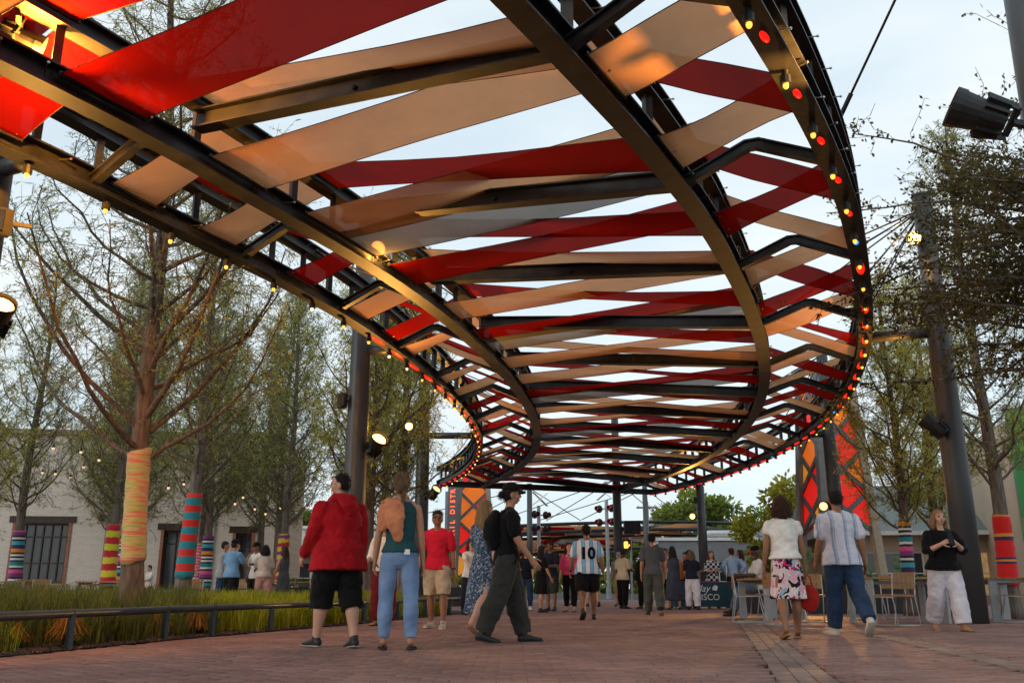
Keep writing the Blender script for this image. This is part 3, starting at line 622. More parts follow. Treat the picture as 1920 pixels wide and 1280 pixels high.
# leafy tree hanging in from the right
def gen_elm():
    rs = np.random.RandomState(5); bx_, by_ = 8.9, 12.4; root = thing('leafy_tree', 'dark leaved tree whose branches hang in at the upper right', 'tree', (bx_, by_, 0)); mb = MB()
    mb.tube([(bx_, by_, -.05), (bx_ - .05, by_, 1.5), (bx_ - .15, by_ - .1, 3.2), (bx_ - .2, by_ - .1, 5.5), (bx_ - .1, by_, 8.5)], [.24, .19, .16, .1, .03], 12)
    S0, S1, SR, LP_, LD = [], [], [], [], []
    for i in range(64):
        z = 3.6 + (3.0 if i < 56 else 4.6) * ((i % 56) / 56 if i < 56 else (i - 50) / 14); p = np.array([bx_ - .15, by_ - .1, z]); az = math.pi + rs.uniform(-1.15, 1.15); ln = rs.uniform(2.0, 4.3) * (1.0 if z < 6.2 else .72); el = rs.uniform(.0, .7); m = 10; pts = [p]
        for q in range(1, m):
            e = el - .35 * q / m + rs.normal() * .08; az += rs.normal() * .10
            pts.append(pts[-1] + np.array([math.cos(az) * math.cos(e), math.sin(az) * math.cos(e), math.sin(e)]) * ln / (m - 1))
        mb.tube(pts, [.035 * (1 - .88 * q / (m - 1)) + .003 for q in range(m)], 5, cap=False); P = np.array(pts)
        for q in range(40):
            u = .22 + .78 * rs.rand(); g = u * (m - 1); g0 = min(int(g), m - 2); a = P[g0] + (P[g0 + 1] - P[g0]) * (g - g0); d = (P[g0 + 1] - P[g0]); d /= np.linalg.norm(d); d = d * .6 + rs.normal(size=3) * .6; d /= np.linalg.norm(d); l2 = rs.uniform(.2, .75)
            for w in range(3):
                b2 = a + (d + rs.normal(size=3) * .25) * l2 / 3; S0.append(a); S1.append(b2)
                for _ in range(rs.poisson(2.9)):
                    LP_.append(a + (b2 - a) * rs.rand() + rs.normal(size=3) * .02); LD.append(d * .4 + rs.normal(size=3) * .8 + np.array([0, 0, -.2]))
                a = b2
    mb.build('trunk', 'bark_grey', root, smooth=True); V, F = prisms(S0, S1, np.full(len(S0), .005), np.full(len(S0), .003)); np_mesh('twigs', V, F, 'twig', root)
    n = len(LP_); V, F = blades(np.array(LP_), np.array(LD), rs.uniform(.045, .09, n), rs.uniform(.014, .027, n), rs); np_mesh('crown', V, F, 'elm_leaf', root)
gen_elm()
def gen_round(seed, H, rad, n, leaf, size, flat=.8, trunk_r=.18, lift=.35):
    rs = np.random.RandomState(seed); root = thing('broadleaf_tree', 'tree', 'tree'); mb = MB(); mb.tube([(0, 0, -.1), (.05, 0, H * .3), (0, .1, H * .75)], [trunk_r, trunk_r * .7, .04], 8)
    C = []
    for i in range(26):
        v = rs.normal(size=3); v /= np.linalg.norm(v); q = rs.uniform(.35, 1) ** .5; c = np.array([v[0] * rad * q, v[1] * rad * q, H * (.42 + lift * .3) + v[2] * H * .46 * q * flat]); C.append((c, rs.uniform(.22, .42) * rad))
        mb.tube([(0, 0, H * rs.uniform(.2, .5)), tuple(c * np.array([.5, .5, .8])), tuple(c)], [trunk_r * .3, trunk_r * .18, .015], 5, cap=False)
    P = []; D = []
    for c, r in C:
        k = n // 26; v = rs.normal(size=(k, 3)); v /= np.linalg.norm(v, axis=1, keepdims=True); P.append(c + v * r * (rs.rand(k, 1) ** .4) * np.array([1, 1, .8])); D.append(v + rs.normal(size=(k, 3)) * .6)
    P = np.vstack(P); D = np.vstack(D); m = len(P); mb.build('trunk', 'bark_grey', root, smooth=True)
    V, F = blades(P, D, rs.uniform(.7, 1.4, m) * size, rs.uniform(.22, .42, m) * size, rs); np_mesh('crown', V, F, leaf, root); return root
b1 = gen_round(1, 10, 4.2, 9000, 'far_leaf', .42); b2 = gen_round(2, 9, 4.6, 9000, 'far_leaf', .42); b3 = gen_round(4, 6.6, 1.9, 5200, 'far_leaf_yellow', .26, trunk_r=.1)
BT = [(b1, 17, 86, 0, 1.02, 'green tree in the far row, furthest left behind the far column'), (b2, 23.5, 88, 1, 1.0, 'green tree in the far row above the grey building'), (b1, 30, 86, 2.2, .92, 'green tree in the far row left of the yellow-green tree'), (b2, 37, 90, 4, .95, 'green tree in the far row behind the white blouse woman'), (b2, 45, 92, 5, 1.1, 'green tree in the far row behind the right tower'),
    (b3, 13.2, 46, 0, 1.0, 'yellow-green young tree left of the right lattice tower'), (b3, 15.4, 49, 1.9, .82, 'smaller yellow-green tree right behind the lattice tower'), (b1, -20, 84, .4, .85, 'dark green tree behind the white building, left'), (b2, -12, 88, 2, .8, 'dark green tree behind the white building, right'), (b1, 6.5, 92, 3.3, .7, 'low green tree behind the pedestrian signal'), (b2, -3.5, 72, 1.3, .62, 'green tree left of the tower sign'), (b1, 12, 95, 1.0, .62, 'low green tree by the utility pole'), (b1, 34, 60, 1.0, .9, 'green tree behind the tan shop')]
used = set()
for (src, x, y, rz, s, lab) in BT:
    o = src if src.name not in used else copy_tree(src); used.add(src.name); place(o, (x, y, 0), rz, lab, s); o['group'] = 'green trees in the background'
# ------------------------------------------------------------------ knitted trunk covers
def knit_noise(name, cols, sc_=(3, 3, 40)):
    m = mat(name, (.5, .5, .5), .95, bump=.8, bscale=90, sheen=.3); t, b = nodes_of(m); tcn = t.nodes.new('ShaderNodeTexCoord'); mpn = t.nodes.new('ShaderNodeMapping'); mpn.inputs['Scale'].default_value = sc_
    no = t.nodes.new('ShaderNodeTexNoise'); no.inputs['Scale'].default_value = 1.0; no.inputs['Detail'].default_value = 1.5; t.links.new(tcn.outputs['Object'], mpn.inputs[0]); t.links.new(mpn.outputs[0], no.inputs['Vector'])
    ra = t.nodes.new('ShaderNodeValToRGB')
    for i, (p, c) in enumerate(cols):
        e = ra.color_ramp.elements[i] if i < 2 else ra.color_ramp.elements.new(p); e.position = p; e.color = (*c, 1)
    t.links.new(no.outputs['Fac'], ra.inputs[0]); t.links.new(ra.outputs[0], b.inputs['Base Color'])
knit_noise('knit_orange', [(.3, (.26, .38, .10)), (.42, (.45, .44, .10)), (.5, (.52, .42, .24)), (.57, (.60, .20, .10)), (.7, (.64, .15, .09))])
RED, TEAL, YEL, PUR, BLK, WHT, PNK, NAV, ORG = (.62, .03, .02), (.02, .22, .26), (.68, .48, .03), (.22, .04, .18), (.02, .02, .03), (.7, .68, .66), (.65, .1, .25), (.03, .03, .10), (.7, .25, .03)
stripes('knit_redteal', [(1, RED), (1, TEAL)], period=.31, wob=.03)
stripes('knit_redyellow', [(1, (.5, .02, .03)), (1, (.62, .55, .03))], period=.36, wob=.08, bump=1.0, bscale=30)
MULTI = [(2, TEAL), (1, BLK), (1, WHT), (1, BLK), (1, WHT), (1, BLK), (2, ORG), (2, NAV), (2, (.05, .35, .42)), (1, BLK), (1, WHT), (1, BLK), (2, PUR), (2, PNK), (1, BLK), (1, WHT)]
stripes('knit_multi', MULTI, period=1.25); stripes('knit_multi_b', MULTI[5:] + MULTI[:5], period=1.1, ofs=.3)
stripes('knit_pink', [(2, (.8, .12, .3)), (1, WHT), (2, (.75, .05, .2)), (1, (.5, .6, .1))], period=.22, wob=.1)
stripes('knit_spiral', [(1, YEL), (1, PUR), (1, YEL), (1, (.5, .02, .05))], period=.5, wob=.14, bump=1.0, bscale=25)
stripes('knit_red', [(9, (.66, .012, .012)), (.7, NAV), (.8, ORG), (.7, NAV), (6, (.66, .012, .012)), (1.2, NAV), (1.2, ORG), (6, (.66, .012, .012)), (.8, ORG), (.8, NAV), (.8, ORG), (4, (.66, .012, .012))], period=1.72, ofs=-.32)
def wrap(ti, z0, z1, matn, label, puff=.022, flare=0.0):
    src, x, y, rz, s = TREES[ti][:5]; tp, tr = TP[SRCN[ti]]; n = 26; rings = []; m = 18
    for i, z in enumerate(np.linspace(z0, z1, m)):
        c = Vector(tp(z / s)) * s; c = Matrix.Rotation(rz, 3, 'Z') @ c; r = tr(z / s) * s * 1.06 + puff + .006 * math.sin(i * 2.3)
        if i in (0, m - 1): r -= .010
        e = (i / (m - 1)) ** 6 * flare; ring = []
        for k in range(n):
            a = 2 * math.pi * k / n; ring.append((x + c.x + math.cos(a) * (r + e), y + c.y + math.sin(a) * (r + e), z + (.02 * math.sin(a * 2 + 1) + .012 * math.sin(5 * a + i) + (.05 * math.cos(a) if flare else 0)) * (1 if i in (0, m - 1) else .5)))
        rings.append(ring)
    o = MB().loft(rings).build('knitted_trunk_cover', matn, None, smooth=True); tag(o, label, 'knitted cover', 'knitted covers on tree trunks')
wrap(0, .90, 2.46, 'knit_orange', 'orange, yellow and green knit on the large front trunk', .018, .02)
wrap(1, .78, 2.56, 'knit_redteal', 'red and teal banded knit sleeve on a trunk', .03)
wrap(2, .62, 2.3, 'knit_redyellow', 'shaggy red and yellow banded knit on a trunk', .06)
wrap(3, .6, 2.1, 'knit_multi_b', 'blue and purple knit just behind the red and yellow one', .05)
wrap(4, .7, 2.3, 'knit_multi', 'multicolour striped knit at far left by the dark window', .04)
wrap(5, .6, 2.25, 'knit_multi', 'purple, teal and white striped knit near the chatting group', .04)
wrap(6, .6, 2.2, 'knit_pink', 'pink knit on a trunk further back', .05)
wrap(7, .55, 2.2, 'knit_spiral', 'yellow and purple spiral knit behind the chatting group', .05)
wrap(19, .85, 2.0, 'knit_multi_b', 'multicolour striped knit right of the cactus planter', .03)
wrap(21, .62, 1.95, 'knit_red', 'red knit with navy and orange stripes at the right edge', .03)
# ------------------------------------------------------------------ grasses and low rail
def grass(seed, clumps, nb, mat_, name, label):
    rs = np.random.RandomState(seed); V = []; cnt = 0
    for (x, y, h) in clumps:
        az = rs.uniform(0, 6.28, nb); sp = rs.uniform(.05, .55, nb) * h; hh = h * rs.uniform(.55, 1.1, nb); bx0 = x + rs.normal(0, .05, nb); by0 = y + rs.normal(0, .05, nb); w = rs.uniform(.003, .0065, nb)
        dx, dy = np.cos(az), np.sin(az); px, py = -dy, dx
        def pt(f, g, ww): return np.stack([bx0 + dx * sp * g + px * ww, by0 + dy * sp * g + py * ww, hh * f], -1)
        V.append(np.stack([pt(0, 0, -w), pt(0, 0, w), pt(.62, .3, w), pt(.62, .3, -w), pt(.95, 1.0, w * .25), pt(.95, 1.0, -w * .25)], 1).reshape(-1, 3)); cnt += nb
    V = np.vstack(V); F = np.array([(0, 1, 2, 3), (3, 2, 4, 5)])[None] + (np.arange(cnt) * 6)[:, None, None]
    return tag(np_mesh(name, V, F.reshape(-1, 4), mat_), label, kind='stuff')
rs = np.random.RandomState(9); C1, C2 = [], []
for _ in range(5200):
    y = rs.uniform(5.5, 22.5); x = rs.uniform(-13, -1.2)
    if x > bedx(y) - .32 or x < -y * .62 - .5: continue
    if y > 21 + (x + 12) * .16: continue
    lush = (y > 12.6 and x > -.335 * y and rs.rand() < .93) or rs.rand() < .06
    edge = min(1, (bedx(y) - x) / .9)
    (C2 if lush else C1).append((x, y, (rs.uniform(.40, .56) if lush else rs.uniform(.34, .68)) * (.5 + .5 * edge)))
grass(1, C1[:1250], 36, 'grass_blade', 'ornamental_grass', 'olive ornamental grass behind the low rail'); grass(2, C2[:900], 42, 'grass_lush', 'bright_grass', 'bright yellow-green grass behind the low rail')
for i, (x, y, h, lab) in enumerate([(-4.47, 9.55, .30, 'large straw-coloured dry grass tuft at the rail, leftmost'), (-4.9, 9.3, .24, 'smaller dry tuft left of the largest straw tuft'), (-4.35, 11.6, .26, 'dry straw tuft between the third and fourth rail posts'), (-4.05, 12.2, .27, 'dry straw tuft right of the close pair of posts')]):
    rs2 = np.random.RandomState(40 + i); nb = 240; az = rs2.uniform(0, 6.28, nb); V = []
    sp = rs2.uniform(.1, .26, nb); hh = h * rs2.uniform(.4, 1.1, nb); w = .0035; dx, dy = np.cos(az), np.sin(az)
    def pt(f, g, ww): return np.stack([x + dx * sp * g - dy * ww, y + dy * sp * g + dx * ww, np.maximum(.01, hh * f)], -1)
    V = np.stack([pt(0, 0, -w), pt(0, 0, w), pt(1, .45, w), pt(1, .45, -w), pt(.45, 1.1, w * .5), pt(.45, 1.1, -w * .5)], 1).reshape(-1, 3)
    F = (np.array([(0, 1, 2, 3), (3, 2, 4, 5)])[None] + (np.arange(nb) * 6)[:, None, None]).reshape(-1, 4)
    tag(np_mesh('dry_grass_tuft', V, F, 'straw'), lab, 'grass tuft', 'dry grass tufts along the rail')
rail = thing('low_rail', 'low dark green steel rail along the planting bed', 'rail', (-4.2, 10, 0))
py_ = [4.2, 5.9, 7.5, 9.13, 10.77, 11.72, 13.05, 14.41, 16.1, 17.8, 19.5, 21.2, 22.9]
pp = [Vector((bedx(y) - .07, y, .335)) for y in py_]
for i, p in enumerate(pp):
    d = (pp[min(i + 1, len(pp) - 1)] - pp[max(i - 1, 0)]).normalized(); an = math.atan2(d.y, d.x)
    MB().box((p.x, p.y, .155), (.095, .045, .33), an + .9).build('post', 'rail_paint', rail)
    MB().tube([p - d * .012, p + d * .012], .047, 14).build('collar', 'rail_paint', rail)
    if i < len(pp) - 1: MB().tube([p, p.lerp(pp[i + 1], .5), pp[i + 1]], .040, 14, cap=False).build('handrail', 'rail_paint', rail, smooth=True)
# pebbles and mulch bits along the edge
rs = np.random.RandomState(8); n = 900; yy = rs.uniform(6, 20, n); xx = np.array([bedx(q) for q in yy]) - rs.rand(n) ** 2 * .5 + .03
V, F = prisms(np.stack([xx, yy, np.full(n, .012)], 1), np.stack([xx + rs.normal(0, .02, n), yy + rs.normal(0, .02, n), np.full(n, .03)], 1), rs.uniform(.004, .014, n), rs.uniform(.002, .01, n))
mat('mulch', (.10, .06, .045), .95, var=.6, scale=20); tag(np_mesh('mulch', V, F, 'mulch'), 'mulch bits and pebbles along the paving edge', kind='stuff')
# ------------------------------------------------------------------ buildings
def brickwall(name, c1, c2, mo, w=.22, h=.075, rough=.85):
    m = mat(name, c1, rough, bump=.2); t, b = nodes_of(m); bt = t.nodes.new('ShaderNodeTexBrick'); tcn = t.nodes.new('ShaderNodeTexCoord'); mpn = t.nodes.new('ShaderNodeMapping'); mpn.inputs['Rotation'].default_value = (R_(90), 0, 0)
    t.links.new(tcn.outputs['Object'], mpn.inputs[0]); t.links.new(mpn.outputs[0], bt.inputs['Vector'])
    for k, v in (('Scale', 1), ('Brick Width', w), ('Row Height', h), ('Mortar Size', .006)): bt.inputs[k].default_value = v
    bt.inputs['Color1'].default_value = (*c1, 1); bt.inputs['Color2'].default_value = (*c2, 1); bt.inputs['Mortar'].default_value = (*mo, 1); t.links.new(bt.outputs['Color'], b.inputs['Base Color'])
brickwall('cream_brick', (.56, .51, .45), (.64, .585, .52), (.44, .40, .35)); brickwall('tan_brick', (.36, .25, .17), (.44, .31, .21), (.3, .24, .19)); brickwall('red_brick', (.26, .085, .05), (.36, .13, .075), (.25, .2, .17))
brickwall('grey_block', (.20, .215, .225), (.23, .245, .255), (.18, .19, .2), .4, .2)
mat('white_wall', (.62, .6, .56), .8, var=.08, scale=1); mat('tan_wall', (.45, .36, .26), .8, var=.08, scale=1); mat('green_roof', (.13, .16, .155), .6, var=.1, stretch=(30, 1, 1)); mat('white_trim', (.7, .7, .68), .5, var=.05)
mat('dark_wood', (.035, .02, .014), .5, var=.3); mat('glass', (.03, .035, .04), .08, spec=.7, var=.2, scale=1.5); mat('dark_inside', (.02, .018, .017), .8); mat('warm_inside', (.35, .22, .12), .7, var=.8, scale=3, emit=(1, .6, .25), estr=.18)
mat('duct', (.5, .5, .5), .35, .7)
def wall_with_openings(root, x0, x1, z1, openings, matn, t=.3, z0=0.0, name='wall'):
    """wall on y=0 (front face at y=-t/2), openings = [(xa, xb, za, zb)] sorted"""
    mb = MB(); x = x0
    for (a, c, za, zb) in openings:
        if a > x: wall_box(mb, x, a, 0, z0, z1, t)
        if za > z0: wall_box(mb, a, c, 0, z0, za, t)
        if zb < z1: wall_box(mb, a, c, 0, zb, z1, t)
        x = c
    if x < x1: wall_box(mb, x, x1, 0, z0, z1, t)
    return mb.build(name, matn, root)
def window(root, a, c, za, zb, nx, nz, frame, glass='glass', y=-.02, fw=.07, name='window', transom=None):
    mb = MB(); 
    for x in (a + fw / 2, c - fw / 2): mb.box((x, y, (za + zb) / 2), (fw, .10, zb - za))
    for z in (za + fw / 2, zb - fw / 2): mb.box(((a + c) / 2, y, z), (c - a - 2 * fw, .096, fw))
    w = mb.build(name, frame, root)
    for i in range(1, nx):
        x = a + (c - a) * i / nx; MB().box((x, y - .002, (za + zb) / 2), (fw * .6, .07, zb - za - 2 * fw)).build('mullion', frame, w)
    for j in range(1, nz):
        z = transom if (transom and j == nz - 1) else za + (zb - za) * j / nz; MB().box(((a + c) / 2, y - .004, z), (c - a - 2 * fw, .06, fw * .6)).build('rail', frame, w)
    for i in range(nx):
        xa = a + (c - a) * i / nx; xb = a + (c - a) * (i + 1) / nx
        MB().box(((xa + xb) / 2, y + .03, (za + zb) / 2), (xb - xa - .03, .012, zb - za - 2 * fw)).build('pane', glass, w)
    return w
# cream painted brick building at the left
t = thing('brick_building', 'cream painted brick building with dark industrial windows at left', 'building')
ops = [(2.4, 3.3, .6, 3.0), (5.15, 7.45, .75, 3.15), (11.0, 12.2, .5, 2.9), (13.9, 14.8, .5, 2.8)]
wall_with_openings(t, 0, 15.6, 6.8, ops, 'cream_brick')
for i, (a, c, za, zb) in enumerate(ops):
    window(t, a + .12, c - .12, za, zb, 6 if c - a > 2 else 2, 3 if c - a > 2 else 2, 'dark_wood', y=.05, fw=.09, transom=zb - .55)
    MB().box(((a + c) / 2, -.20, za - .06), (c - a + .2, .18, .10)).build('sill', 'tan_brick', t)
    MB().box((c - .06, -.02, (za + zb) / 2), (.118, .33, zb - za)).build('brick_jamb', 'red_brick', t); MB().box((a + .06, -.02, (za + zb) / 2), (.118, .33, zb - za)).build('brick_jamb', 'red_brick', t)
    MB().box(((a + c) / 2, -.03, zb + .14), (c - a + .3, .32, .26)).build('lintel', 'dark_wood', t)
MB().box((7.8, -.06, 6.9), (15.8, .5, .2)).build('coping', 'tan_brick', t); MB().box((15.75, 4, 3.4), (.3, 8.2, 6.8)).build('side_wall', 'tan_brick', t); MB().box((7.8, 4.2, 6.5), (15.4, 8, .1)).build('roof', 'green_roof', t)
for xx in (4.2, 9.4, 13.1): MB().tube([(xx, -.2, 0), (xx, -.2, 6.6)], .05, 8).build('downpipe', 'white_wall', t)
for xx in (1.6, 8.6, 10.2): MB().box((xx, -.26, 3.4), (.18, .2, .3)).build('wall_lamp', 'black_rubber', t)
MB().box((7.8, -.17, .25), (15.5, .06, .5)).build('plinth', 'tan_brick', t)
MB().box((15.95, 1.4, 1.9), (.12, .5, .8)).build('meter_box', 'steel_grey', t)
place(t, (-25.5, 37.2, 0), R_(7))
# white building beyond
t = thing('shop_building', 'long white building with a dark canopy band behind the chatting group', 'building')
ops = [(1 + 2.3 * i, 2.6 + 2.3 * i, .2, 2.2) for i in range(6)]
wall_with_openings(t, 0, 16, 4.3, ops, 'white_wall')
for i, (a, c, za, zb) in enumerate(ops): window(t, a, c, za, zb, 2, 2, 'white_trim' if i % 2 else 'red_brick', 'glass' if i % 2 else 'red_brick', y=.05)
MB().box((8, -.9, 2.65), (16.2, 1.8, .14)).build('awning', 'green_roof', t); MB().box((8, -.05, 4.4), (16.3, .5, .18)).build('parapet', 'white_trim', t); MB().box((8, 5, 2.1), (15.6, 9, 4.2)).build('core', 'dark_inside', t)
for i in range(5): MB().tube([(.6 + 3.7 * i, -1.7, 0), (.6 + 3.7 * i, -1.7, 2.58)], .06, 8).build('awning_post', 'steel', t)
place(t, (-22.5, 61, 0), R_(-3))
# grey block building
t = thing('block_building', 'low grey block building with white roof edge and silver duct', 'building')
ops = [(3.0, 3.9, .9, 2.1), (7.6, 8.6, .0, 2.2), (12.4, 13.4, .9, 2.1)]
wall_with_openings(t, 0, 17, 3.25, ops, 'grey_block'); window(t, 3.0, 3.9, .9, 2.1, 2, 2, 'white_trim'); window(t, 12.4, 13.4, .9, 2.1, 2, 2, 'white_trim')
d_ = window(t, 7.6, 8.6, .0, 2.2, 1, 2, 'white_trim', 'glass', name='door'); MB().box((8.4, -.12, 1.05), (.04, .08, .16)).build('handle', 'bright_steel', d_)
MB().box((8.5, -.02, 3.34), (17.3, .5, .18)).build('roof_edge', 'white_trim', t); MB().box((8.5, 4, 3.2), (16.8, 7.6, .1)).build('roof', 'white_wall', t)
MB().tube([(2.6, 1.4, 3.3), (2.7, 1.4, 3.62), (3.2, 1.4, 3.74), (14, 1.4, 3.74)], .19, 12).build('duct', 'duct', t, smooth=True); MB().box((6.6, 1.8, 3.85), (2.4, 1.2, 1.0)).build('rooftop_unit', 'steel_grey', t); MB().box((5.6, 1.0, 3.7), (.6, .5, .5)).build('vent_box', 'white_wall', t)
MB().tube([(9.6, -.2, 0), (9.6, -.2, 3.2)], .045, 8).build('downpipe', 'white_trim', t)
place(t, (8.6, 54.5, 0), R_(-2))
# tan shop with green roof, right
t = thing('tan_shop', 'tan shop with grey-green pitched roof and white framed windows', 'building')
ops = [(.8, 3.0, .3, 1.95), (3.4, 4.3, 0.0, 1.95), (4.8, 6.9, .3, 1.95)]
wall_with_openings(t, 0, 9.4, 2.75, ops, 'tan_wall')
window(t, .8, 3.0, .3, 1.95, 3, 2, 'white_trim'); d_ = window(t, 3.4, 4.3, 0, 1.95, 1, 2, 'white_trim', 'warm_inside', name='door'); MB().box((4.12, -.12, 1.0), (.04, .08, .2)).build('handle', 'bright_steel', d_); window(t, 4.8, 6.9, .3, 1.95, 3, 2, 'white_trim', 'warm_inside')
MB().add([(-.6, -.7, 2.7), (10, -.7, 2.7), (10, 4, 4.9), (-.6, 4, 4.9), (-.6, 8.7, 2.7), (10, 8.7, 2.7), (-.6, -.7, 2.58), (10, -.7, 2.58), (10, 8.7, 2.58), (-.6, 8.7, 2.58)], [(0, 1, 2, 3), (3, 2, 5, 4), (0, 6, 7, 1), (4, 5, 8, 9), (0, 3, 4, 9, 6), (1, 7, 8, 5, 2), (6, 9, 8, 7)]).build('roof', 'green_roof', t)
MB().box((4.7, -.72, 2.62), (10.7, .06, .16)).build('gutter', 'white_trim', t); MB().box((9.3, 4, 1.3), (.2, 7.5, 2.6)).build('side_wall', 'tan_wall', t); MB().box((4.7, 7.6, 1.3), (9.2, .2, 2.6)).build('back_wall', 'tan_wall', t)
place(t, (13.0, 36.5, 0), R_(-6))
t = thing('red_brick_building', 'red brick building between the shop roof and the mural', 'building')
wall_with_openings(t, 0, 9, 6.2, [(1.2, 2.2, 3.2, 4.8), (3.6, 4.6, 3.2, 4.8), (6, 7, 3.2, 4.8)], 'red_brick')
for a in (1.2, 3.6, 6): window(t, a, a + 1, 3.2, 4.8, 2, 2, 'white_trim')
MB().box((4.5, -.02, 6.3), (9.3, .6, .24)).build('cornice', 'tan_brick', t); MB().box((4.5, 4, 6.1), (8.7, 7.6, .1)).build('roof', 'green_roof', t); place(t, (21.5, 46, 0), R_(-4))
# mural wall
mm = mat('mural_paint', (.1, .3, .6), .7, var=.1); tt, bb = nodes_of(mm); tcn = tt.nodes.new('ShaderNodeTexCoord'); mpn = tt.nodes.new('ShaderNodeMapping'); mpn.inputs['Scale'].default_value = (.9, 1, .22); no = tt.nodes.new('ShaderNodeTexNoise'); no.inputs['Scale'].default_value = 1.1; no.inputs['Distortion'].default_value = 1.6; no.inputs['Detail'].default_value = 3
se = tt.nodes.new('ShaderNodeSeparateXYZ'); tt.links.new(tcn.outputs['Object'], mpn.inputs[0]); tt.links.new(mpn.outputs[0], no.inputs['Vector']); tt.links.new(tcn.outputs['Object'], se.inputs[0])
ma = tt.nodes.new('ShaderNodeMath'); ma.operation = 'MULTIPLY_ADD'; ma.inputs[1].default_value = .075; tt.links.new(se.outputs['Z'], ma.inputs[0]); tt.links.new(no.outputs['Fac'], ma.inputs[2])
ra = tt.nodes.new('ShaderNodeValToRGB'); ra.color_ramp.interpolation = 'CONSTANT'; tt.links.new(ma.outputs[0], ra.inputs[0]); tt.links.new(ra.outputs[0], bb.inputs['Base Color'])
for i, (p, c) in enumerate([(0, (.10, .06, .03)), (.52, (.42, .40, .36)), (.6, (.10, .30, .05)), (.7, (.32, .16, .16)), (.75, (.05, .24, .07)), (.88, (.16, .42, .08)), (.98, (.04, .2, .42)), (1.0, (.03, .16, .5))]):
    e = ra.color_ramp.elements[i] if i < 2 else ra.color_ramp.elements.new(p); e.position = p; e.color = (*c, 1)
t = thing('mural_building', 'tall wall painted with a blue and green mural at right edge', 'building'); MB().box((5, 0, 3.2), (10, .4, 6.4)).build('painted_wall', 'mural_paint', t); MB().box((5, 0, 6.45), (10.2, .5, .14)).build('coping', 'white_trim', t); MB().box((5, 4, 3.1), (9.6, 7.4, 6.2)).build('core', 'tan_wall', t)
place(t, (16.7, 30.2, 0), R_(-14))
# ------------------------------------------------------------------ lattice towers with glowing panels
mat('panel_red', (.6, .02, .015), .5, emit=(1, .012, .006), estr=.42, var=.25, scale=.8); mat('panel_orange', (.7, .2, .02), .5, emit=(1, .16, .008), estr=.36, var=.25, scale=.8); mat('panel_amber', (.75, .4, .06), .5, emit=(1, .34, .02), estr=.34, var=.25, scale=.8); mat('tower_steel', (.2, .2, .2), .5, .2); mat('tower_bar', (.13, .14, .15), .5, .2); mat('tower_tan', (.36, .30, .22), .6)
def tower(loc, rz, b0, b1, H, label, rows, z0=1.0):
    t = thing('lattice_tower', label, 'tower'); rr = random.Random(int(H * 10)); 
    def hw(z): return b0 + (b1 - b0) * z / H
    for sx in (-1, 1):
        for sy in (-1, 1):
            rings = []
            for z in (0, H): c = hw(z); rings.append([(sx * c + a, sy * c + b_, z) for a, b_ in ((-.13, -.13), (.13, -.13), (.13, .13), (-.13, .13))])
            MB().loft(rings).build('leg', 'tower_tan' if sx > 0 else 'tower_steel', t)
    for face in range(4):
        Rm = Matrix.Rotation(face * math.pi / 2, 3, 'Z')
        def P(u, z, y=-1.0): c = hw(z); return Rm @ Vector((u * c, y * c, z))
        zs = np.linspace(z0, H - .2, rows + 1)
        for i in range(rows):
            za, zb = zs[i], zs[i + 1]; zm = (za + zb) / 2
            MB().bar(P(-1, za), P(1, zb), .15, .08, up=tuple(Rm @ Vector((0, -1, 0)))).build('brace', 'tower_bar', t); MB().bar(P(1, za), P(-1, zb), .148, .07, up=tuple(Rm @ Vector((0, -1, 0)))).build('brace', 'tower_bar', t)
            if face in (0, 1, 3):
                for pi_, poly in enumerate(([(0, zm), (1, zb), (0, zb + (zb - za) / 2), (-1, zb)] if i < rows - 1 else None, [(-.97, za), (0, zm), (-.97, zb)], [(.97, za), (.97, zb), (0, zm)])):
                    if poly is None: continue
                    pts = [P(u, z, -.955) for u, z in poly]; nrm = Rm @ Vector((0, .02, 0)); n = len(pts)
                    MB().add(pts + [p + nrm for p in pts], [tuple(range(n))[::-1], tuple(range(n, 2 * n))] + [(k, (k + 1) % n, n + (k + 1) % n, n + k) for k in range(n)]).build('panel', (['panel_red', 'panel_red', 'panel_orange'][rr.randrange(3)] if pi_ == 0 else ['panel_red', 'panel_amber', 'panel_red', 'panel_orange'][(i + pi_ + face) % 4]) , t)
    MB().box((0, 0, H + .05), (2 * b1 + .4, 2 * b1 + .4, .12)).build('top_plate', 'tower_steel', t)
    place(t, loc, rz); return t
tower((10.98, 31.2, 0), R_(8), .98, .60, 8.0, 'tall lattice tower with red and amber panels behind striped shirt man', 4, 2.3)
tower((-2.15, 49.0, 0), R_(10), 1.0, .68, 7.2, 'lattice tower with red and orange panels beside the vertical sign', 4, .9)
t = thing('vertical_sign', 'narrow grey vertical sign reading RAIL DISTRICT in red letters', 'sign', (-3.05, 47.4, 0))
MB().box((-3.05, 47.4, 4.6), (.52, .16, 3.7)).build('board', 'tower_steel', t); MB().box((-3.36, 47.42, 2.7), (.18, .18, 5.4)).build('post', 'steel_grey', t)
mat('letter_red', (.8, .1, .06), .4, emit=(1, .16, .07), estr=1.1)
def text_mesh(s, size, loc, rot, matn, parent, name='lettering', ext=.01, shear=0.0, align='CENTER', bold=0.0):
    cu = bpy.data.curves.new(name, 'FONT'); cu.body = s; cu.size = size; cu.extrude = ext; cu.align_x = align; cu.align_y = 'CENTER'; cu.shear = shear; cu.offset = bold; cu.resolution_u = 3
    o = bpy.data.objects.new(name, cu); COL.objects.link(o); bpy.context.view_layer.update()
    me = bpy.data.meshes.new_from_object(o.evaluated_get(bpy.context.evaluated_depsgraph_get())); bpy.data.objects.remove(o)
    T = Matrix.Translation(loc) @ rot; me.transform(T); me.materials.append(M[matn]); o = bpy.data.objects.new(name, me); return link(o, parent)
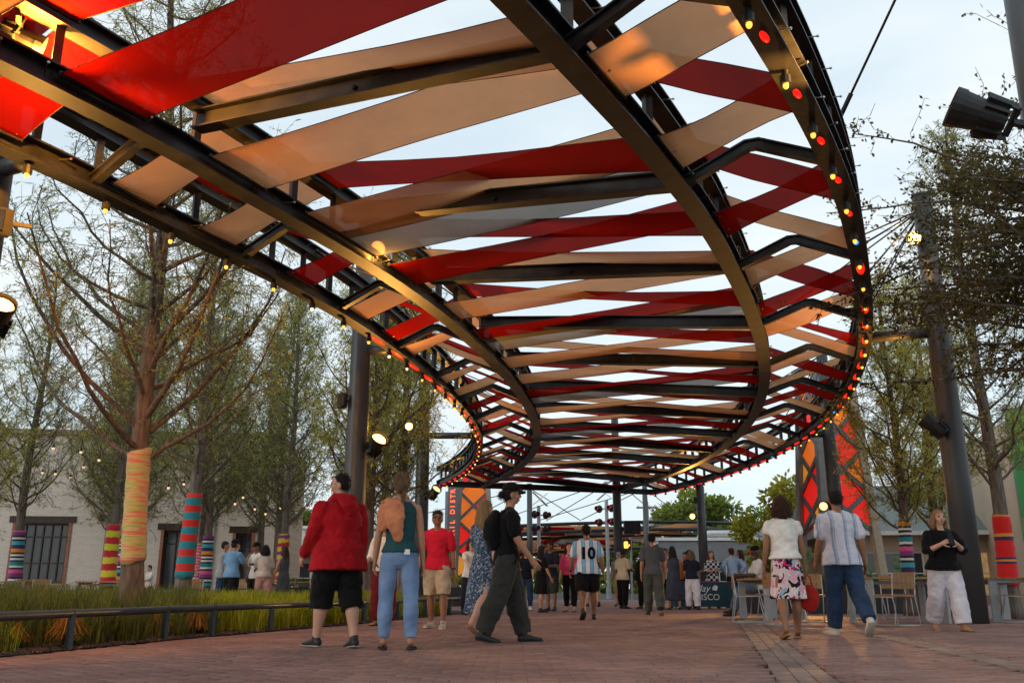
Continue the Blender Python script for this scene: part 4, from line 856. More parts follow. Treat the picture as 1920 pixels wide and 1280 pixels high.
for i, ch in enumerate('RAIL DISTRICT'):
    if ch != ' ': text_mesh(ch, .34, (-3.05, 47.31, 3.05 + i * .262), Matrix.Rotation(R_(90), 4, 'Y') @ Matrix.Rotation(R_(90), 4, 'X') if 0 else Matrix.Rotation(R_(90), 4, 'X') @ Matrix.Rotation(R_(90), 4, 'Z'), 'letter_red', t, 'letter', .02, bold=.012)
# ------------------------------------------------------------------ second canopy, signals and poles beyond the road
t = thing('far_canopy', 'second strip-laced canopy with stay cables beyond the road', 'canopy', (3, 70, 0))
def arc2(u, r): return Vector((3.5 + (16 + r) * math.sin(u) * 1.0, 84 - (16 + r) * math.cos(u) * .95, 4.2 + .5 * math.sin(u * 1.3) + .13 * r))
us = np.linspace(-1.2, .95, 20)
for r in (-9, -6.5, 0, 2.2):
    for z in (0, .55): MB().tube([arc2(u, r) + Vector((0, 0, z)) for u in us], .13, 6).build('ring_beam', 'steel', t)
rr = random.Random(2)
for i in range(96):
    u0 = rr.uniform(-.75, .62); ra_ = rr.uniform(-9, 1.4); du = rr.uniform(.16, .34); rb_ = min(2.2, max(-9, ra_ + rr.uniform(-2.2, 2.2))); hz = rr.uniform(.12, .24); dz = rr.choice((.1, .55))
    p, q = arc2(u0, ra_), arc2(u0 + du, rb_); p.z += dz; q.z += .65 - dz; w_ = Vector((0, .22, 0)); e_ = Vector((0, 0, hz))
    mesh_obj('fabric_strip', [p - w_ - e_, p + w_ + e_, q + w_ + e_, q - w_ - e_], [(0, 1, 2, 3)], FT['trtgttrt'[i % 8]], t)
for (x, y, h, cab) in ((1.15, 60, 7.2, ((-8, 66), (-3, 66), (5, 67))), (9.0, 62, 7.4, ((2, 66.5), (5, 66), (13, 68))), (6.6, 58.5, 7.6, ((-1, 67), (2.5, 67), (11, 67)))):
    MB().tube([(x, y, 0), (x, y, h)], [.2, .17], 14).build('column', 'steel_column', t, smooth=True)
    for cx, cy in cab: MB().tube([(x, y, h - .3), (cx, cy, 5.3)], .03, 5).build('stay_cable', 'steel', t)
def crossing(x, y, h, label, yaw=0):
    t = thing('crossing_signal', label, 'signal'); MB().tube([(0, 0, 0), (0, 0, h)], .10, 12).build('pole', 'steel_grey', t)
    MB().tube([(0, 0, 0), (0, 0, .6)], [.16, .14], 12).build('base', 'steel_grey', t)
    for z in (h - .5, h - 1.25):
        for sx in (-1, 1):
            o = MB().tube([(sx * .42, -.14, z), (sx * .42, -.10, z)], [.22, .22], 18).build('backing_disc', 'black_rubber', t)
            MB().tube([(sx * .42, -.17, z), (sx * .42, -.145, z)], [.10, .11], 14).build('lens', 'signal_red', o)
            MB().tube([(sx * .42, -.42, z + .03), (sx * .42, -.15, z)], [.13, .12], 14, cap=False).build('hood', 'black_rubber', o)
        MB().bar((-.5, -.04, z), (.5, -.04, z), .06, .06).build('crossarm', 'steel_grey', t)
    for sx in (-1, 1): MB().bar((-.55, -.12, h - .2 + sx * -.35 + .55), (.55, -.12, h - .2 + sx * .35 + .55), .02, .16, up=(0, 1, 0)).build('crossbuck_blade', 'white_plain', t)
    MB().ball((0, 0, h + .95), (.13, .13, .1)).build('bell', 'steel_grey', t); place(t, (x, y, 0), R_(yaw)); return t
crossing(1.45, 50, 4.9, 'crossing signal pole with red lamps behind the black cap man', 42); crossing(5.35, 52, 5.4, 'crossing signal with red lamps left of the far dark column', -40)
t = thing('pedestrian_signal', 'pedestrian signal showing a lit orange hand', 'signal', (5.92, 48, 0)); MB().tube([(6.15, 48.1, 0), (6.15, 48.1, 3.1)], .06, 10).build('pole', 'steel_grey', t); MB().box((5.88, 48, 2.72), (.5, .22, .5)).build('housing', 'black_rubber', t)
hd = MB().box((5.88, 47.86, 2.66), (.2, .02, .2)); 
for i in range(4): hd.box((5.80 + i * .052, 47.86, 2.80 + (.02 if i in (1, 2) else 0)), (.04, .02, .16))
hd.bar((6.0, 47.86, 2.64), (6.07, 47.86, 2.74), .045, .02, up=(0, 1, 0)); hd.build('hand_symbol', 'signal_orange', t)
MB().box((5.88, 47.83, 2.98), (.5, .25, .03)).build('visor', 'black_rubber', t)
t = thing('control_box', 'dark equipment cabinet on a bracket right of the far dark column', 'cabinet', (5.95, 43.0, 3.2)); MB().box((5.6, 43.1, 3.3), (.75, .4, .6)).build('cabinet', 'black_rubber', t); MB().box((5.6, 42.89, 3.3), (.66, .02, .5)).build('door', 'steel', t); MB().bar((5.0, 43.15, 3.25), (5.3, 43.15, 3.25), .08, .08).build('bracket', 'steel', t)
mat('pole_wood', (.16, .11, .08), .9, var=.3, stretch=(8, 8, .5))
t = thing('utility_pole', 'grey wooden utility pole with crossarm beyond the plaza', 'utility pole', (11.0, 75, 0)); MB().tube([(11, 75, 0), (11, 75, 7.4)], [.2, .14], 10).build('pole', 'pole_wood', t); MB().box((11, 74.9, 6.9), (1.7, .12, .14)).build('crossarm', 'pole_wood', t); MB().tube([(11.25, 74.8, 5.2), (11.25, 74.8, 6.0)], .22, 12).build('transformer', 'steel_grey', t)
for i in range(4): MB().tube([(10.3 + i * .46, 74.9, 6.97), (10.3 + i * .46, 74.9, 7.12)], .04, 6).build('insulator', 'white_plain', t)
for i, z in enumerate((7.05, 6.6, 5.9)): MB().tube([(11, 75, z), (25, 77, z - .5), (45, 80, z + .1)], .015, 4).build('wire', 'black_rubber', t); 
# ------------------------------------------------------------------ furniture
def make_chair():
    t = thing('cafe_chair', 'chair', 'chair')
    for s in (-1, 1):
        x = s * .22; MB().tube([(x, .24, .80), (x, .20, .44), (x, .27, .02), (x, .24, .012), (x, -.26, .012), (x, -.29, .02), (x * .95, -.20, .44), (x, .20, .43)], .010, 6).build('side_frame', 'bright_frame', t, smooth=True)
    MB().tube([(-.22, .26, .012), (.22, .26, .012)], .010, 6).build('stretcher', 'bright_frame', t); MB().tube([(-.22, -.20, .43), (.22, -.20, .43)], .010, 6).build('stretcher', 'bright_frame', t)
    for i in range(5): MB().box((0, -.19 + i * .092, .455), (.44, .082, .018)).build('seat_slat', 'wood_slat', t)
    for i in range(5): MB().box((-.176 + i * .088, .222 + .003 * i % 2, .685), (.08, .018, .25)).build('back_slat', 'wood_slat', t)
    return t
mat('bright_frame', (.42, .43, .44), .4, .5)
def make_table(w=1.5):
    t = thing('cafe_table', 'table', 'table')
    for i in range(6): MB().box((0, -.325 + i * .13, .735), (w, .122, .035)).build('top_slat', 'wood_slat', t)
    for s in (-1, 1):
        x = s * (w / 2 - .06); mb = MB()
        for e in (-1, 1): mb.box((x, e * .30, .33), (.05, .13, .66))
        mb.box((x, 0, .688), (.05, .73, .055)); mb.build('leg_frame', 'steel_grey', t)
    MB().box((0, 0, .66), (w - .2, .06, .05)).build('beam', 'steel_grey', t); return t
c0 = make_chair(); t0 = make_table()
CH = [(6.05, 14.9, 200, 'wire chair with slatted seat left of the grey table legs'), (5.3, 16.6, 150, 'wire chair behind the striped shirt man, near'), (4.35, 15.1, 100, 'wire chair just behind the floral skirt'), (4.05, 16.2, 80, 'wire chair left of the floral skirt'), (6.6, 17.6, 20, 'wire chair on the far side of the right table'), (7.3, 17.9, -10, 'wire chair behind the white trousers'), (8.75, 16.3, 240, 'slatted chair right of the big column'), (9.0, 15.4, 60, 'wire chair right of the big column, nearest'),
    (5.35, 19.9, 95, 'slatted chair under the seated man in red cap'), (6.1, 20.6, 10, 'slatted chair behind the seated man'),
    (-15.1, 26.0, 170, 'slatted chair at the left picture edge'), (-13.9, 26.8, 30, 'slatted chair between the two left tables'), (-12.9, 25.8, 200, 'slatted chair below the dark window, broad back'), (-11.3, 27.2, 20, 'slatted chair left of the red and yellow trunk'), (-10.6, 26.3, 190, 'slatted chair right beside red and yellow trunk'), (-7.4, 25.8, 170, 'slatted chair in front of the chatting group'), (-5.4, 26.6, 160, 'slatted chair right of the spiral knit trunk'), (-8.6, 25.4, 15, 'slatted chair between teal banded trunk and group')]
for i, (x, y, a, lab) in enumerate(CH):
    o = c0 if i == 0 else copy_tree(c0); place(o, (x, y, 0), R_(a), lab); o['group'] = 'slatted cafe chairs'
TB = [(6.55, 16.0, 12, 'table with grey plate legs beside the woman in white trousers'), (4.9, 17.9, 95, 'table with grey legs behind the floral skirt'), (8.9, 17.2, 80, 'table partly hidden by the right column'), (-14.2, 26.2, 5, 'table at the far left below the dark window'), (-11.0, 25.6, -5, 'table beside the red and yellow banded trunk'), (-6.3, 26.8, 10, 'table behind the chatting group')]
for i, (x, y, a, lab) in enumerate(TB):
    o = t0 if i == 0 else copy_tree(t0); place(o, (x, y, 0), R_(a), lab); o['group'] = 'slatted cafe tables'
# booth table with printed cloth
mat('teal_cloth', (.004, .055, .085), .6, var=.2, scale=3, bump=.3, bscale=5); mat('pink_cloth', (.75, .04, .22), .7); mat('cardboard', (.36, .23, .12), .8, var=.15)
t = thing('booth_table', 'booth table under a teal cloth printed FRISCO', 'table', (5.6, 27.2, 0))
x0, x1, y0, y1 = 4.70, 6.52, 26.85, 27.6; rings = []
for z, g in ((.74, 0.0), (.73, .012), (.4, .03), (.06, .05)):
    ring = []; n = 56
    for i in range(n):
        u = i / n * 4; s = int(u); f = u - s; cor = [(x0, y0), (x1, y0), (x1, y1), (x0, y1)]; a, c = cor[s], cor[(s + 1) % 4]; px, py = a[0] + (c[0] - a[0]) * f, a[1] + (c[1] - a[1]) * f
        nx, ny = ((0, -1), (1, 0), (0, 1), (-1, 0))[s]; wv = g * (1 + 1.1 * math.sin(i * 1.7)) if not (s == 0 and .18 < f < .82) else g * .6
        ring.append((px + nx * wv, py + ny * wv, z))
    rings.append(ring)
MB().loft(rings).build('cloth', 'teal_cloth', t, smooth=False); MB().box(((x0 + x1) / 2, (y0 + y1) / 2, .752), (x1 - x0 + .02, y1 - y0 + .04, .012)).build('runner', 'pink_cloth', t)
for sx in (x0 + .08, x1 - .08):
    for sy in (y0 + .08, y1 - .08): MB().tube([(sx, sy, 0), (sx, sy, .72)], .018, 6).build('leg', 'black_rubber', t)
RX = Matrix.Rotation(R_(90), 4, 'X')
text_mesh('Play', .27, (5.42, 26.815, .56), RX, 'white_plain', t, 'lettering', .004, shear=.35); text_mesh('FRISCO', .24, (5.52, 26.80, .32), RX, 'white_plain', t, 'lettering', .004)
MB().add([(5.72, 26.81, .52), (5.84, 26.81, .50), (5.88, 26.81, .62), (5.80, 26.81, .66), (5.72, 26.81, .60)], [(0, 1, 2, 3, 4)]).build('leaf_emblem', 'white_plain', t)
for (x, y, w, d, h, a, lab) in ((6.95, 26.6, .5, .4, .36, 10, 'open cardboard box on the ground right of the booth'), (6.85, 26.75, .4, .3, .3, -20, 'cardboard box stacked behind the open box')):
    t = thing('cardboard_box', lab, 'box'); z0 = 0 if w == .5 else .37
    mb = MB(); mb.box((0, -d / 2, h / 2), (w, .012, h)); mb.box((0, d / 2, h / 2), (w, .012, h)); mb.box((-w / 2, 0, h / 2), (.012, d - .02, h)); mb.box((w / 2, 0, h / 2), (.012, d - .02, h)); mb.box((0, 0, .01), (w - .02, d - .02, .012)); mb.build('carton', 'cardboard', t)
    for s in (-1, 1): MB().bar((s * w / 2, 0, h), (s * (w / 2 + .16), 0, h + .10), d, .008).build('flap', 'cardboard', t); MB().bar((0, s * d / 2, h), (0, s * (d / 2 + .15), h - .03), w, .008).build('flap', 'cardboard', t)
    place(t, (x, y, z0), R_(a))
# planters, hedge and cactus
leafmat('hedge', (.035, .075, .012), (.15, .24, .035), 2, .3); leafmat('agave', (.2, .17, .02), (.45, .36, .05), 2, .3)
mat('cactus_green', (.12, .20, .10), .6, var=.35, scale=4); mat('planter_black', (.025, .025, .027), .55)
def planter(x, y, w, d, h, rz, plant, n, ph, label):
    t = thing('planter_box', label, 'planter'); mb = MB(); mb.box((0, -d / 2, h / 2), (w, .05, h)); mb.box((0, d / 2, h / 2), (w, .05, h)); mb.box((-w / 2, 0, h / 2), (.05, d, h - .002)); mb.box((w / 2, 0, h / 2), (.05, d, h - .002)); mb.build('box', 'planter_black', t); MB().box((0, 0, h - .08), (w - .05, d - .05, .04)).build('soil', 'soil', t)
    rs = np.random.RandomState(int(abs(x) * 10)); P = np.stack([rs.uniform(-w / 2, w / 2, n), rs.uniform(-d / 2, d / 2, n), h - .08 + rs.rand(n) ** .7 * ph * .8], 1); D = rs.normal(size=(n, 3)) * .6 + np.array([0, 0, .8]); V, F = blades(P, D, rs.uniform(.06, .16, n), rs.uniform(.012, .03, n), rs); tag(np_mesh('plants', V, F, plant, t), kind='stuff')
    place(t, (x, y, 0), R_(rz)); return t
planter(8.0, 22.4, 4.6, .7, .62, -4, 'hedge', 2600, .30, 'long black planter with green hedge and cactus at right'); planter(7.4, 25.6, 1.2, .5, .45, 0, 'hedge', 700, .35, 'black planter behind the seated man'); planter(-1.6, 31.5, 2.4, .8, .6, 5, 'agave', 900, .55, 'black planter with yellow plants below the lattice tower sign')
planter(-9.5, 40.5, 3.0, .8, .6, 5, 'hedge', 900, .5, 'planter in front of the cream building corner')
def cactus(x, y, z, s, seed, label):
    t = thing('prickly_pear', label, 'cactus'); rr = random.Random(seed); pads = [((0, 0, 0), 0.0, .0, .2)]
    for lv in range(3):
        nw = []
        for (p, a, b_, r) in (pads if lv == 0 else last):
            for q in range(2 if lv < 2 else rr.choice((1, 2))):
                a2 = a + rr.uniform(-.75, .75); r2 = r * rr.uniform(.72, .95); az = rr.uniform(-.5, .5)
                tip = Vector(p) + Vector((math.sin(a) * r * 1.7, rr.uniform(-.05, .05), math.cos(a) * r * 1.7)); nw.append((tuple(tip), a2, az, r2))
        pads += nw; last = nw
    for (p, a, az, r) in pads:
        Mx = Matrix.Rotation(a, 4, 'Y') @ Matrix.Rotation(az, 4, 'Z') @ Matrix.Translation((0, 0, r)); MB().ball(p, (r * .72, r * .16, r), 12, 7, M=Mx).build('pad', 'cactus_green', t, smooth=True)
    place(t, (x, y, z), 0, None, s)
cactus(7.0, 22.4, .55, .95, 3, 'tall prickly pear left of the striped shirt man'); cactus(8.55, 22.35, .55, .9, 8, 'prickly pear with pale pads right of the striped shirt man'); cactus(9.2, 22.4, .55, .7, 5, 'smaller prickly pear next to the striped knit trunk')
rs = np.random.RandomState(77); n = 9000; xx = rs.uniform(-90, 120, n); P = np.stack([xx, 112 + rs.normal(0, 1.5, n), rs.rand(n) * (3.6 + 1.3 * np.sin(xx * .23) + .9 * np.sin(xx * .61))], 1); V, F = blades(P, rs.normal(size=(n, 3)), rs.uniform(.7, 1.5, n), rs.uniform(.3, .5, n), rs); tag(np_mesh('far_treeline', V, F, 'far_leaf'), 'far line of green trees along the horizon', kind='stuff')
# ------------------------------------------------------------------ hanging lamps in the trees
t_n = 0
def pendant(x, y, z, ln, lit, label, s=1.0):
    t = thing('hanging_lamp', label, 'lamp', (x, y, z)); MB().tube([(x, y, z + .05), (x + .02, y, z + ln)], .006, 4).build('cord', 'black_rubber', t); MB().tube([(x, y, z - .01), (x, y, z + .07)], [.045 * s, .03 * s], 10).build('socket', 'black_rubber', t); MB().ball((x, y, z - .045 * s), .05 * s, 10, 6).build('bulb', 'lamp_glow' if lit == 2 else 'bulb_faint', t, smooth=True); t['group'] = 'bulbs hanging in the left trees'
pendant(-2.25, 19.6, 4.05, 1.6, 2, 'bright hanging bulb right of the column spotlight', 1.6); glow((-2.25, 19.3, 3.95), 30)
BL = [(100, 838, 22, 'hanging bulb with orange glow, leftmost of the left trees'), (152, 845, 22, 'hanging bulb second from the left in the trees'), (186, 860, 23, 'hanging bulb above the red and yellow trunk'), (157, 873, 26, 'lower hanging bulb left of the front trunk'), (104, 886, 26, 'small hanging bulb above the dark window'), (80, 884, 27, 'small hanging bulb left above the dark window'), (132, 893, 28, 'lowest small hanging bulb above the dark window'), (316, 912, 24, 'hanging bulb just right of the front trunk'), (345, 905, 25, 'hanging bulb above the teal banded trunk'), (441, 942, 26, 'hanging bulb above the blue shirt man'), (456, 930, 26, 'hanging bulb above the white shirt man'), (478, 952, 28, 'hanging bulb above the pink trousers woman'), (498, 961, 28, 'low hanging bulb above the dark dress woman'), (526, 950, 29, 'hanging bulb above the spiral knit trunk'), (575, 949, 29, 'hanging bulb left of the red hoodie'), (603, 952, 29, 'hanging bulb right beside the red hoodie')]
for (px, py, Y, lab) in BL:
    dz = math.tan(R_(15.204) - math.atan((py - 640) / 1700)); dd = Y; pendant((px - 960) / 1700 * dd * 1.0 / (math.cos(R_(15.2)) + math.sin(R_(15.2)) * (py - 640) / 1700 * 1.0) * 1.0, Y, .57 + dd * dz, rng.uniform(.3, .9), 1, lab, .75)
# ------------------------------------------------------------------ people
TEX = {}
def cloud_tex(sz):
    if sz not in TEX:
        t = bpy.data.textures.new('folds', 'CLOUDS'); t.noise_scale = sz; t.noise_depth = 2; TEX[sz] = t
    return TEX[sz]
FINAL = []      # (object, voxel, smooth, displace strength, displace size, extra mesh)
def rings_of(pts, ra, rb, ref, n=14, round_=True):
    r_a, r_b = round_ if isinstance(round_, tuple) else (round_, round_)
    P = [Vector(p) for p in pts]; m = len(P); out_ = []; ref = Vector(ref)
    for i in range(m):
        t = (P[min(i + 1, m - 1)] - P[max(i - 1, 0)]).normalized(); x = ref - t * ref.dot(t)
        x = x.normalized() if x.length > 1e-4 else Vector((0, 1, 0)); y = t.cross(x)
        out_.append((P[i], t, x, y, ra[i], rb[i]))
    rs_ = []
    if r_a:
        p, t, x, y, a, b_ = out_[0]
        for q, s in ((.75, .55), (.35, .88)): rs_.append((p - t * min(a, b_) * q, x, y, a * s, b_ * s))
    for p, t, x, y, a, b_ in out_: rs_.append((p, x, y, a, b_))
    if r_b:
        p, t, x, y, a, b_ = out_[-1]
        for q, s in ((.35, .88), (.75, .55)): rs_.append((p + t * min(a, b_) * q, x, y, a * s, b_ * s))
    return [[p + x * (a * math.cos(2 * math.pi * k / n)) + y * (b_ * math.sin(2 * math.pi * k / n)) for k in range(n)] for p, x, y, a, b_ in rs_]
def etube(mb, pts, ra, rb=None, ref=(1, 0, 0), n=14, round_=True):
    mb.loft(rings_of(pts, ra, rb or ra, ref, n, round_)); return mb
def rotx(v, a): c, s = math.cos(a), math.sin(a); return Vector((v.x, v.y * c - v.z * s, v.y * s + v.z * c))
def roty(v, a): c, s = math.cos(a), math.sin(a); return Vector((v.x * c + v.z * s, v.y, -v.x * s + v.z * c))
def rotz(v, a): c, s = math.cos(a), math.sin(a); return Vector((v.x * c - v.y * s, v.x * s + v.y * c, v.z))
NPEOPLE = 0
def person(loc, h, yaw, label, skin='skin_tan', w=1.0, fem=False, belly=0.0, top=None, bottom=None, dress=None, shoes='black_rubber', sandal=False, hair='hair_black', style='short', hat=None, pose={}, face=False, near=True, bare_foot=False, group=None, sole=None):
    """top=(mat, sleeve, hem z, slack)  bottom=(mat, length, slack, flare)  dress=(mat, sleeve, hem z, flare)"""
    global NPEOPLE
    NPEOPLE += 1
    root = thing('person', label, 'person', (0, 0, 0), group or 'people walking and standing in the plaza'); ps = dict(lh=4, rh=-4, lk=3, rk=3, la=0, ra=0, lab=7, rab=7, le=10, re=10, li=0, ri=0, lean=2, head=0, nod=0, lf=0, rf=0, sp=3, ltw=0, rtw=0); ps.update(pose); g = lambda k: R_(ps[k])
    S = h; vox = (.0105 if near else .017); nn = 14
    hipw, shw = (.056, .098) if fem else (.053, .110)
    # --- skeleton
    J = {}
    for s, c in ((-1, 'l'), (1, 'r')):
        hp = Vector((s * hipw * (1 + .25 * (w - 1)), 0, .515)); d = rotx(roty(Vector((0, 0, -1)), -s * g('sp')), g(c + 'h')); kn = hp + d * .237
        d2 = rotx(roty(Vector((0, 0, -1)), -s * g('sp') * .3), g(c + 'h') - g(c + 'k')); an = kn + d2 * .236; J[c + 'hip'], J[c + 'kn'], J[c + 'an'] = hp, kn, an
    low = min(J['lan'].z - (.042 + .05 * math.sin(g('lf'))), J['ran'].z - (.042 + .05 * math.sin(g('rf'))))
    for k in J: J[k] = J[k] - Vector((0, 0, low))
    pel = Vector((0, 0, .53 - low)); le_ = g('lean')
    def T(x, y, z): return pel + rotx(Vector((x, y, z - .53)), -le_)          # torso frame
    for s, c in ((-1, 'l'), (1, 'r')):
        sh = T(s * shw * (1 + .35 * (w - 1)), 0, .797); d = rotx(Vector((0, 0, -1)), g(c + 'a')); d = roty(d, -s * (g(c + 'ab') + .12 * (w - 1))); d = rotx(d, -le_ * .3)
        el = sh + d * .168; fd = rotx(rotx(Vector((0, 0, -1)), g(c + 'a') + g(c + 'e')), 0); fd = roty(fd, -s * g(c + 'ab') * .7); fd = rotz(fd, s * g(c + 'i')); wr = el + fd * .142; J[c + 'sh'], J[c + 'el'], J[c + 'wr'], J[c + 'fd'] = sh, el, wr, fd
    def sc3(p): return p * S
    bw = w
    tors = [(.50, .094, .064), (.545, .093 if fem else .090, .065), (.60, (.070 if fem else .076), .054), (.66, .077, .056), (.72, .086 if fem else .092, .062), (.77, .088 if fem else .099, .060), (.800, .080 if fem else .090, .052), (.818, .060, .044), (.832, .040, .036)]
    def torso(mb, z0, z1, inf, extra=0.0, belly_=True, round_=(False, False)):
        zs = [z0] + [t_[0] for t_ in tors if z0 < t_[0] < z1] + [z1]; Z = [t_[0] for t_ in tors]; pts, ra, rb = [], [], []
        for z in zs:
            a = np.interp(z, Z, [t_[1] for t_ in tors]); b_ = np.interp(z, Z, [t_[2] for t_ in tors]); f = (bw - 1) * (1.0 if z < .76 else .35)
            bl = belly * max(0, 1 - abs(z - .62) / .13) if belly_ else 0
            pts.append(sc3(T(0, bl * .5, z))); ra.append((a * (1 + f) + inf + extra * max(0, (.66 - z) / .2)) * S); rb.append((b_ * (1 + f * 1.25) + inf + bl * .55 + extra * .7 * max(0, (.66 - z) / .2)) * S)
        etube(mb, pts, ra, rb, n=22, round_=round_)
    def leg(mb, c, f0, f1, inf, flare=0.0, base=1.0):
        hp, kn, an = J[c + 'hip'], J[c + 'kn'], J[c + 'an']; K = [0, .12, .3, .48, .55, .68, .85, 1.0]; Rr = [.043, .046, .042, .034, .033, .035, .025, .021]
        fs = [f0] + [k for k in K if f0 < k < f1] + [f1]; pts, ra = [], []
        for f in fs:
            p = hp.lerp(kn, f / .5) if f <= .5 else kn.lerp(an, (f - .5) / .5); p = p.copy()
            if .5 < f < .8: p.y -= .008 * math.sin((f - .5) / .3 * math.pi)
            r = np.interp(f, K, Rr) * (1 + .62 * (bw - 1) * (1 - .45 * f)) * base; pts.append(sc3(p)); ra.append((r + inf + flare * f) * S)
        etube(mb, pts, ra, [q * 1.04 for q in ra], n=nn, round_=(True, False) if inf else True)
    def arm(mb, c, f0, f1, inf, taper=0.0):
        sh, el, wr = J[c + 'sh'], J[c + 'el'], J[c + 'wr']; K = [0, .2, .5, .62, 1.0]; Rr = [.024, .029, .0245, .0245, .0165]; s = -1 if c == 'l' else 1
        fs = [f0] + [k for k in K if f0 < k < f1] + [f1]; pts, ra = [], []
        for f in fs:
            p = sh.lerp(el, f / .5) if f <= .5 else el.lerp(wr, (f - .5) / .5); r = np.interp(f, K, Rr) * (1 + .5 * (bw - 1)) * (.9 if fem else 1); pts.append(sc3(p)); ra.append((r + inf + taper * f) * S)
        etube(mb, pts, ra, n=12)
    def yoke(mb, inf):
        for s in (-1, 1): k_ = shw * (1 + .35 * (w - 1)); etube(mb, [sc3(T(s * .030, -.004, .826)), sc3(T(s * .062, -.003, .813)), sc3(T(s * k_ * .90, 0, .789)), sc3(T(s * k_ * 1.0, 0, .768))], [(q_ + inf) * S for q_ in (.022, .026, .026, .024)], n=12)
    # --- head frame
    nb = T(0, .006, .835); hy, hn = g('head'), g('nod')
    def Hd(x, y, z): v = Vector((x, y, z)); v = rotx(v, -hn); v = rotz(v, hy); return sc3(T(0, .012, .872) + v)
    # --- body
    b = MB(); torso(b, .50, .825, -.008, round_=(True, True)); etube(b, [sc3(T(0, -.002, .815)), sc3(T(0, .004, .85)), Hd(0, .0, .03)], [.036 * S, .031 * S, .032 * S], n=12)
    hb = lambda c_, r_: b.ball(Hd(*c_), [q * S for q in r_], 14, 8, M=Matrix.Rotation(hy, 4, 'Z') @ Matrix.Rotation(-hn, 4, 'X'))
    hb((0, .004, .070), (.0425, .053, .058)); hb((0, .014, .038), (.034, .040, .040)); hb((0, .030, .018), (.020, .018, .017)); hb((0, .056, .050), (.0075, .013, .010)); hb((0, .054, .060), (.006, .008, .016))
    for s in (-1, 1): hb((s * .0435, -.004, .050), (.006, .011, .018)); hb((s * .020, .046, .074), (.014, .008, .006)); hb((s * .024, .036, .044), (.014, .014, .014))
    yoke(b, -.003)
    for c in 'lr': leg(b, c, 0, 1.0, 0); arm(b, c, 0, 1.0, 0)
    hands = MB()
    for s, c in ((-1, 'l'), (1, 'r')):
        an = J[c + 'an']; pit = g(c + 'f'); fd = rotz(rotx(Vector((0, 1, 0)), -pit), -s * .14)
        heel = an + Vector((0, -.012, -.02)); toe = an + fd * .098 + Vector((0, 0, -.028)); J[c + 'fd2'] = fd
        etube(b, [sc3(an), sc3(an + fd * .03 + Vector((0, 0, -.014))), sc3(an + fd * .075 + Vector((0, 0, -.028))), sc3(toe)], [.019 * S, .020 * S, .022 * S, .018 * S], [.019 * S, .017 * S, .011 * S, .008 * S], n=10)
        d = J[c + 'fd'].normalized(); tw = g(c + 'tw'); inward = Vector((-s, 0, 0)); inward = (inward - d * inward.dot(d)).normalized(); fwd = d.cross(inward) * (1 if s < 0 else -1)
        if fwd.dot(Vector((0, 1, 0.2))) < 0: fwd = -fwd
        q = Matrix.Rotation(s * tw, 3, d); inward = q @ inward; fwd = q @ fwd; wr = J[c + 'wr']; tgt = hands if near else b
        curl = ps.get(c + 'curl', 22)
        etube(tgt, [sc3(wr - d * .004), sc3(wr + d * .022), sc3(wr + d * .05)], [.0155 * S, .021 * S, .0215 * S], [.012 * S, .011 * S, .0095 * S], ref=fwd, n=10)
        for i in range(4):
            o = wr + d * (.05 - .003 * abs(i - 1.2)) + fwd * (.0155 - .0103 * i); ln = (.041, .046, .043, .034)[i]; pts = [o]; a = R_(curl * .5)
            for k, fr in enumerate((.45, .32, .23)):
                dd = d * math.cos(a) + inward * math.sin(a) + fwd * (.12 - .08 * i); pts.append(pts[-1] + dd * ln * fr); a += R_(curl)
            etube(tgt, [sc3(p) for p in pts], [q2 * S for q2 in (.0054, .0051, .0047, .0040)], n=7)
        o = wr + d * .016 + fwd * .017; th = [o, o + (d * .6 + fwd * .75 + inward * .3) * .024, o + (d * .75 + fwd * .62 + inward * .45) * .044]
        etube(tgt, [sc3(p) for p in th], [q2 * S for q2 in (.0072, .0062, .0048)], n=7)
    bo = b.build('body', skin, root, smooth=True); FINAL.append((bo, vox * .85, 3, 0, 0, hands if near else None))
    # --- clothes
    def cloth_obj(mb, name, matn, disp=.014, dsz=.10, sm=4): o = mb.build(name, matn, root, smooth=True); FINAL.append((o, vox, sm, disp * (1 if near else .7), dsz, None)); return o
    SL = dict(none=0, cap=.16, short=.36, elbow=.56, long=.97)
    parts = {}
    if top:
        mt, slv, hem, slack = (list(top) + [.012])[:4]; mb = MB(); torso(mb, hem, .828 if slv != 'none' else .825, .007 + slack * .45, slack * 1.3)
        if slv != 'none': yoke(mb, .006)
        if slv != 'none':
            for c in 'lr': arm(mb, c, 0.0, SL[slv], .007 + slack * .35, .012 if slv in ('short', 'elbow') else 0)
        else:
            for s in (-1, 1): etube(mb, [sc3(T(s * .05, 0, .80)), sc3(T(s * .062, 0, .822))], [.02 * S, .018 * S], n=10)
        parts['top'] = cloth_obj(mb, ps.get('topname', 'shirt'), mt, .012 + slack * .7, .075)
    if bottom:
        mt, ln, slack, fl = bottom; f1 = dict(full=.985, capri=.80, knee=.56, shorts=.42)[ln] if isinstance(ln, str) else ln; mb = MB(); torso(mb, .492, .60, .005 + slack * .25, 0, belly_=True, round_=(True, False))
        for c in 'lr': leg(mb, c, 0.0, f1, .007 + slack, fl)
        parts['bottom'] = cloth_obj(mb, ps.get('botname', 'trousers' if f1 > .7 else 'shorts'), mt, .012 + slack * .8, .07)
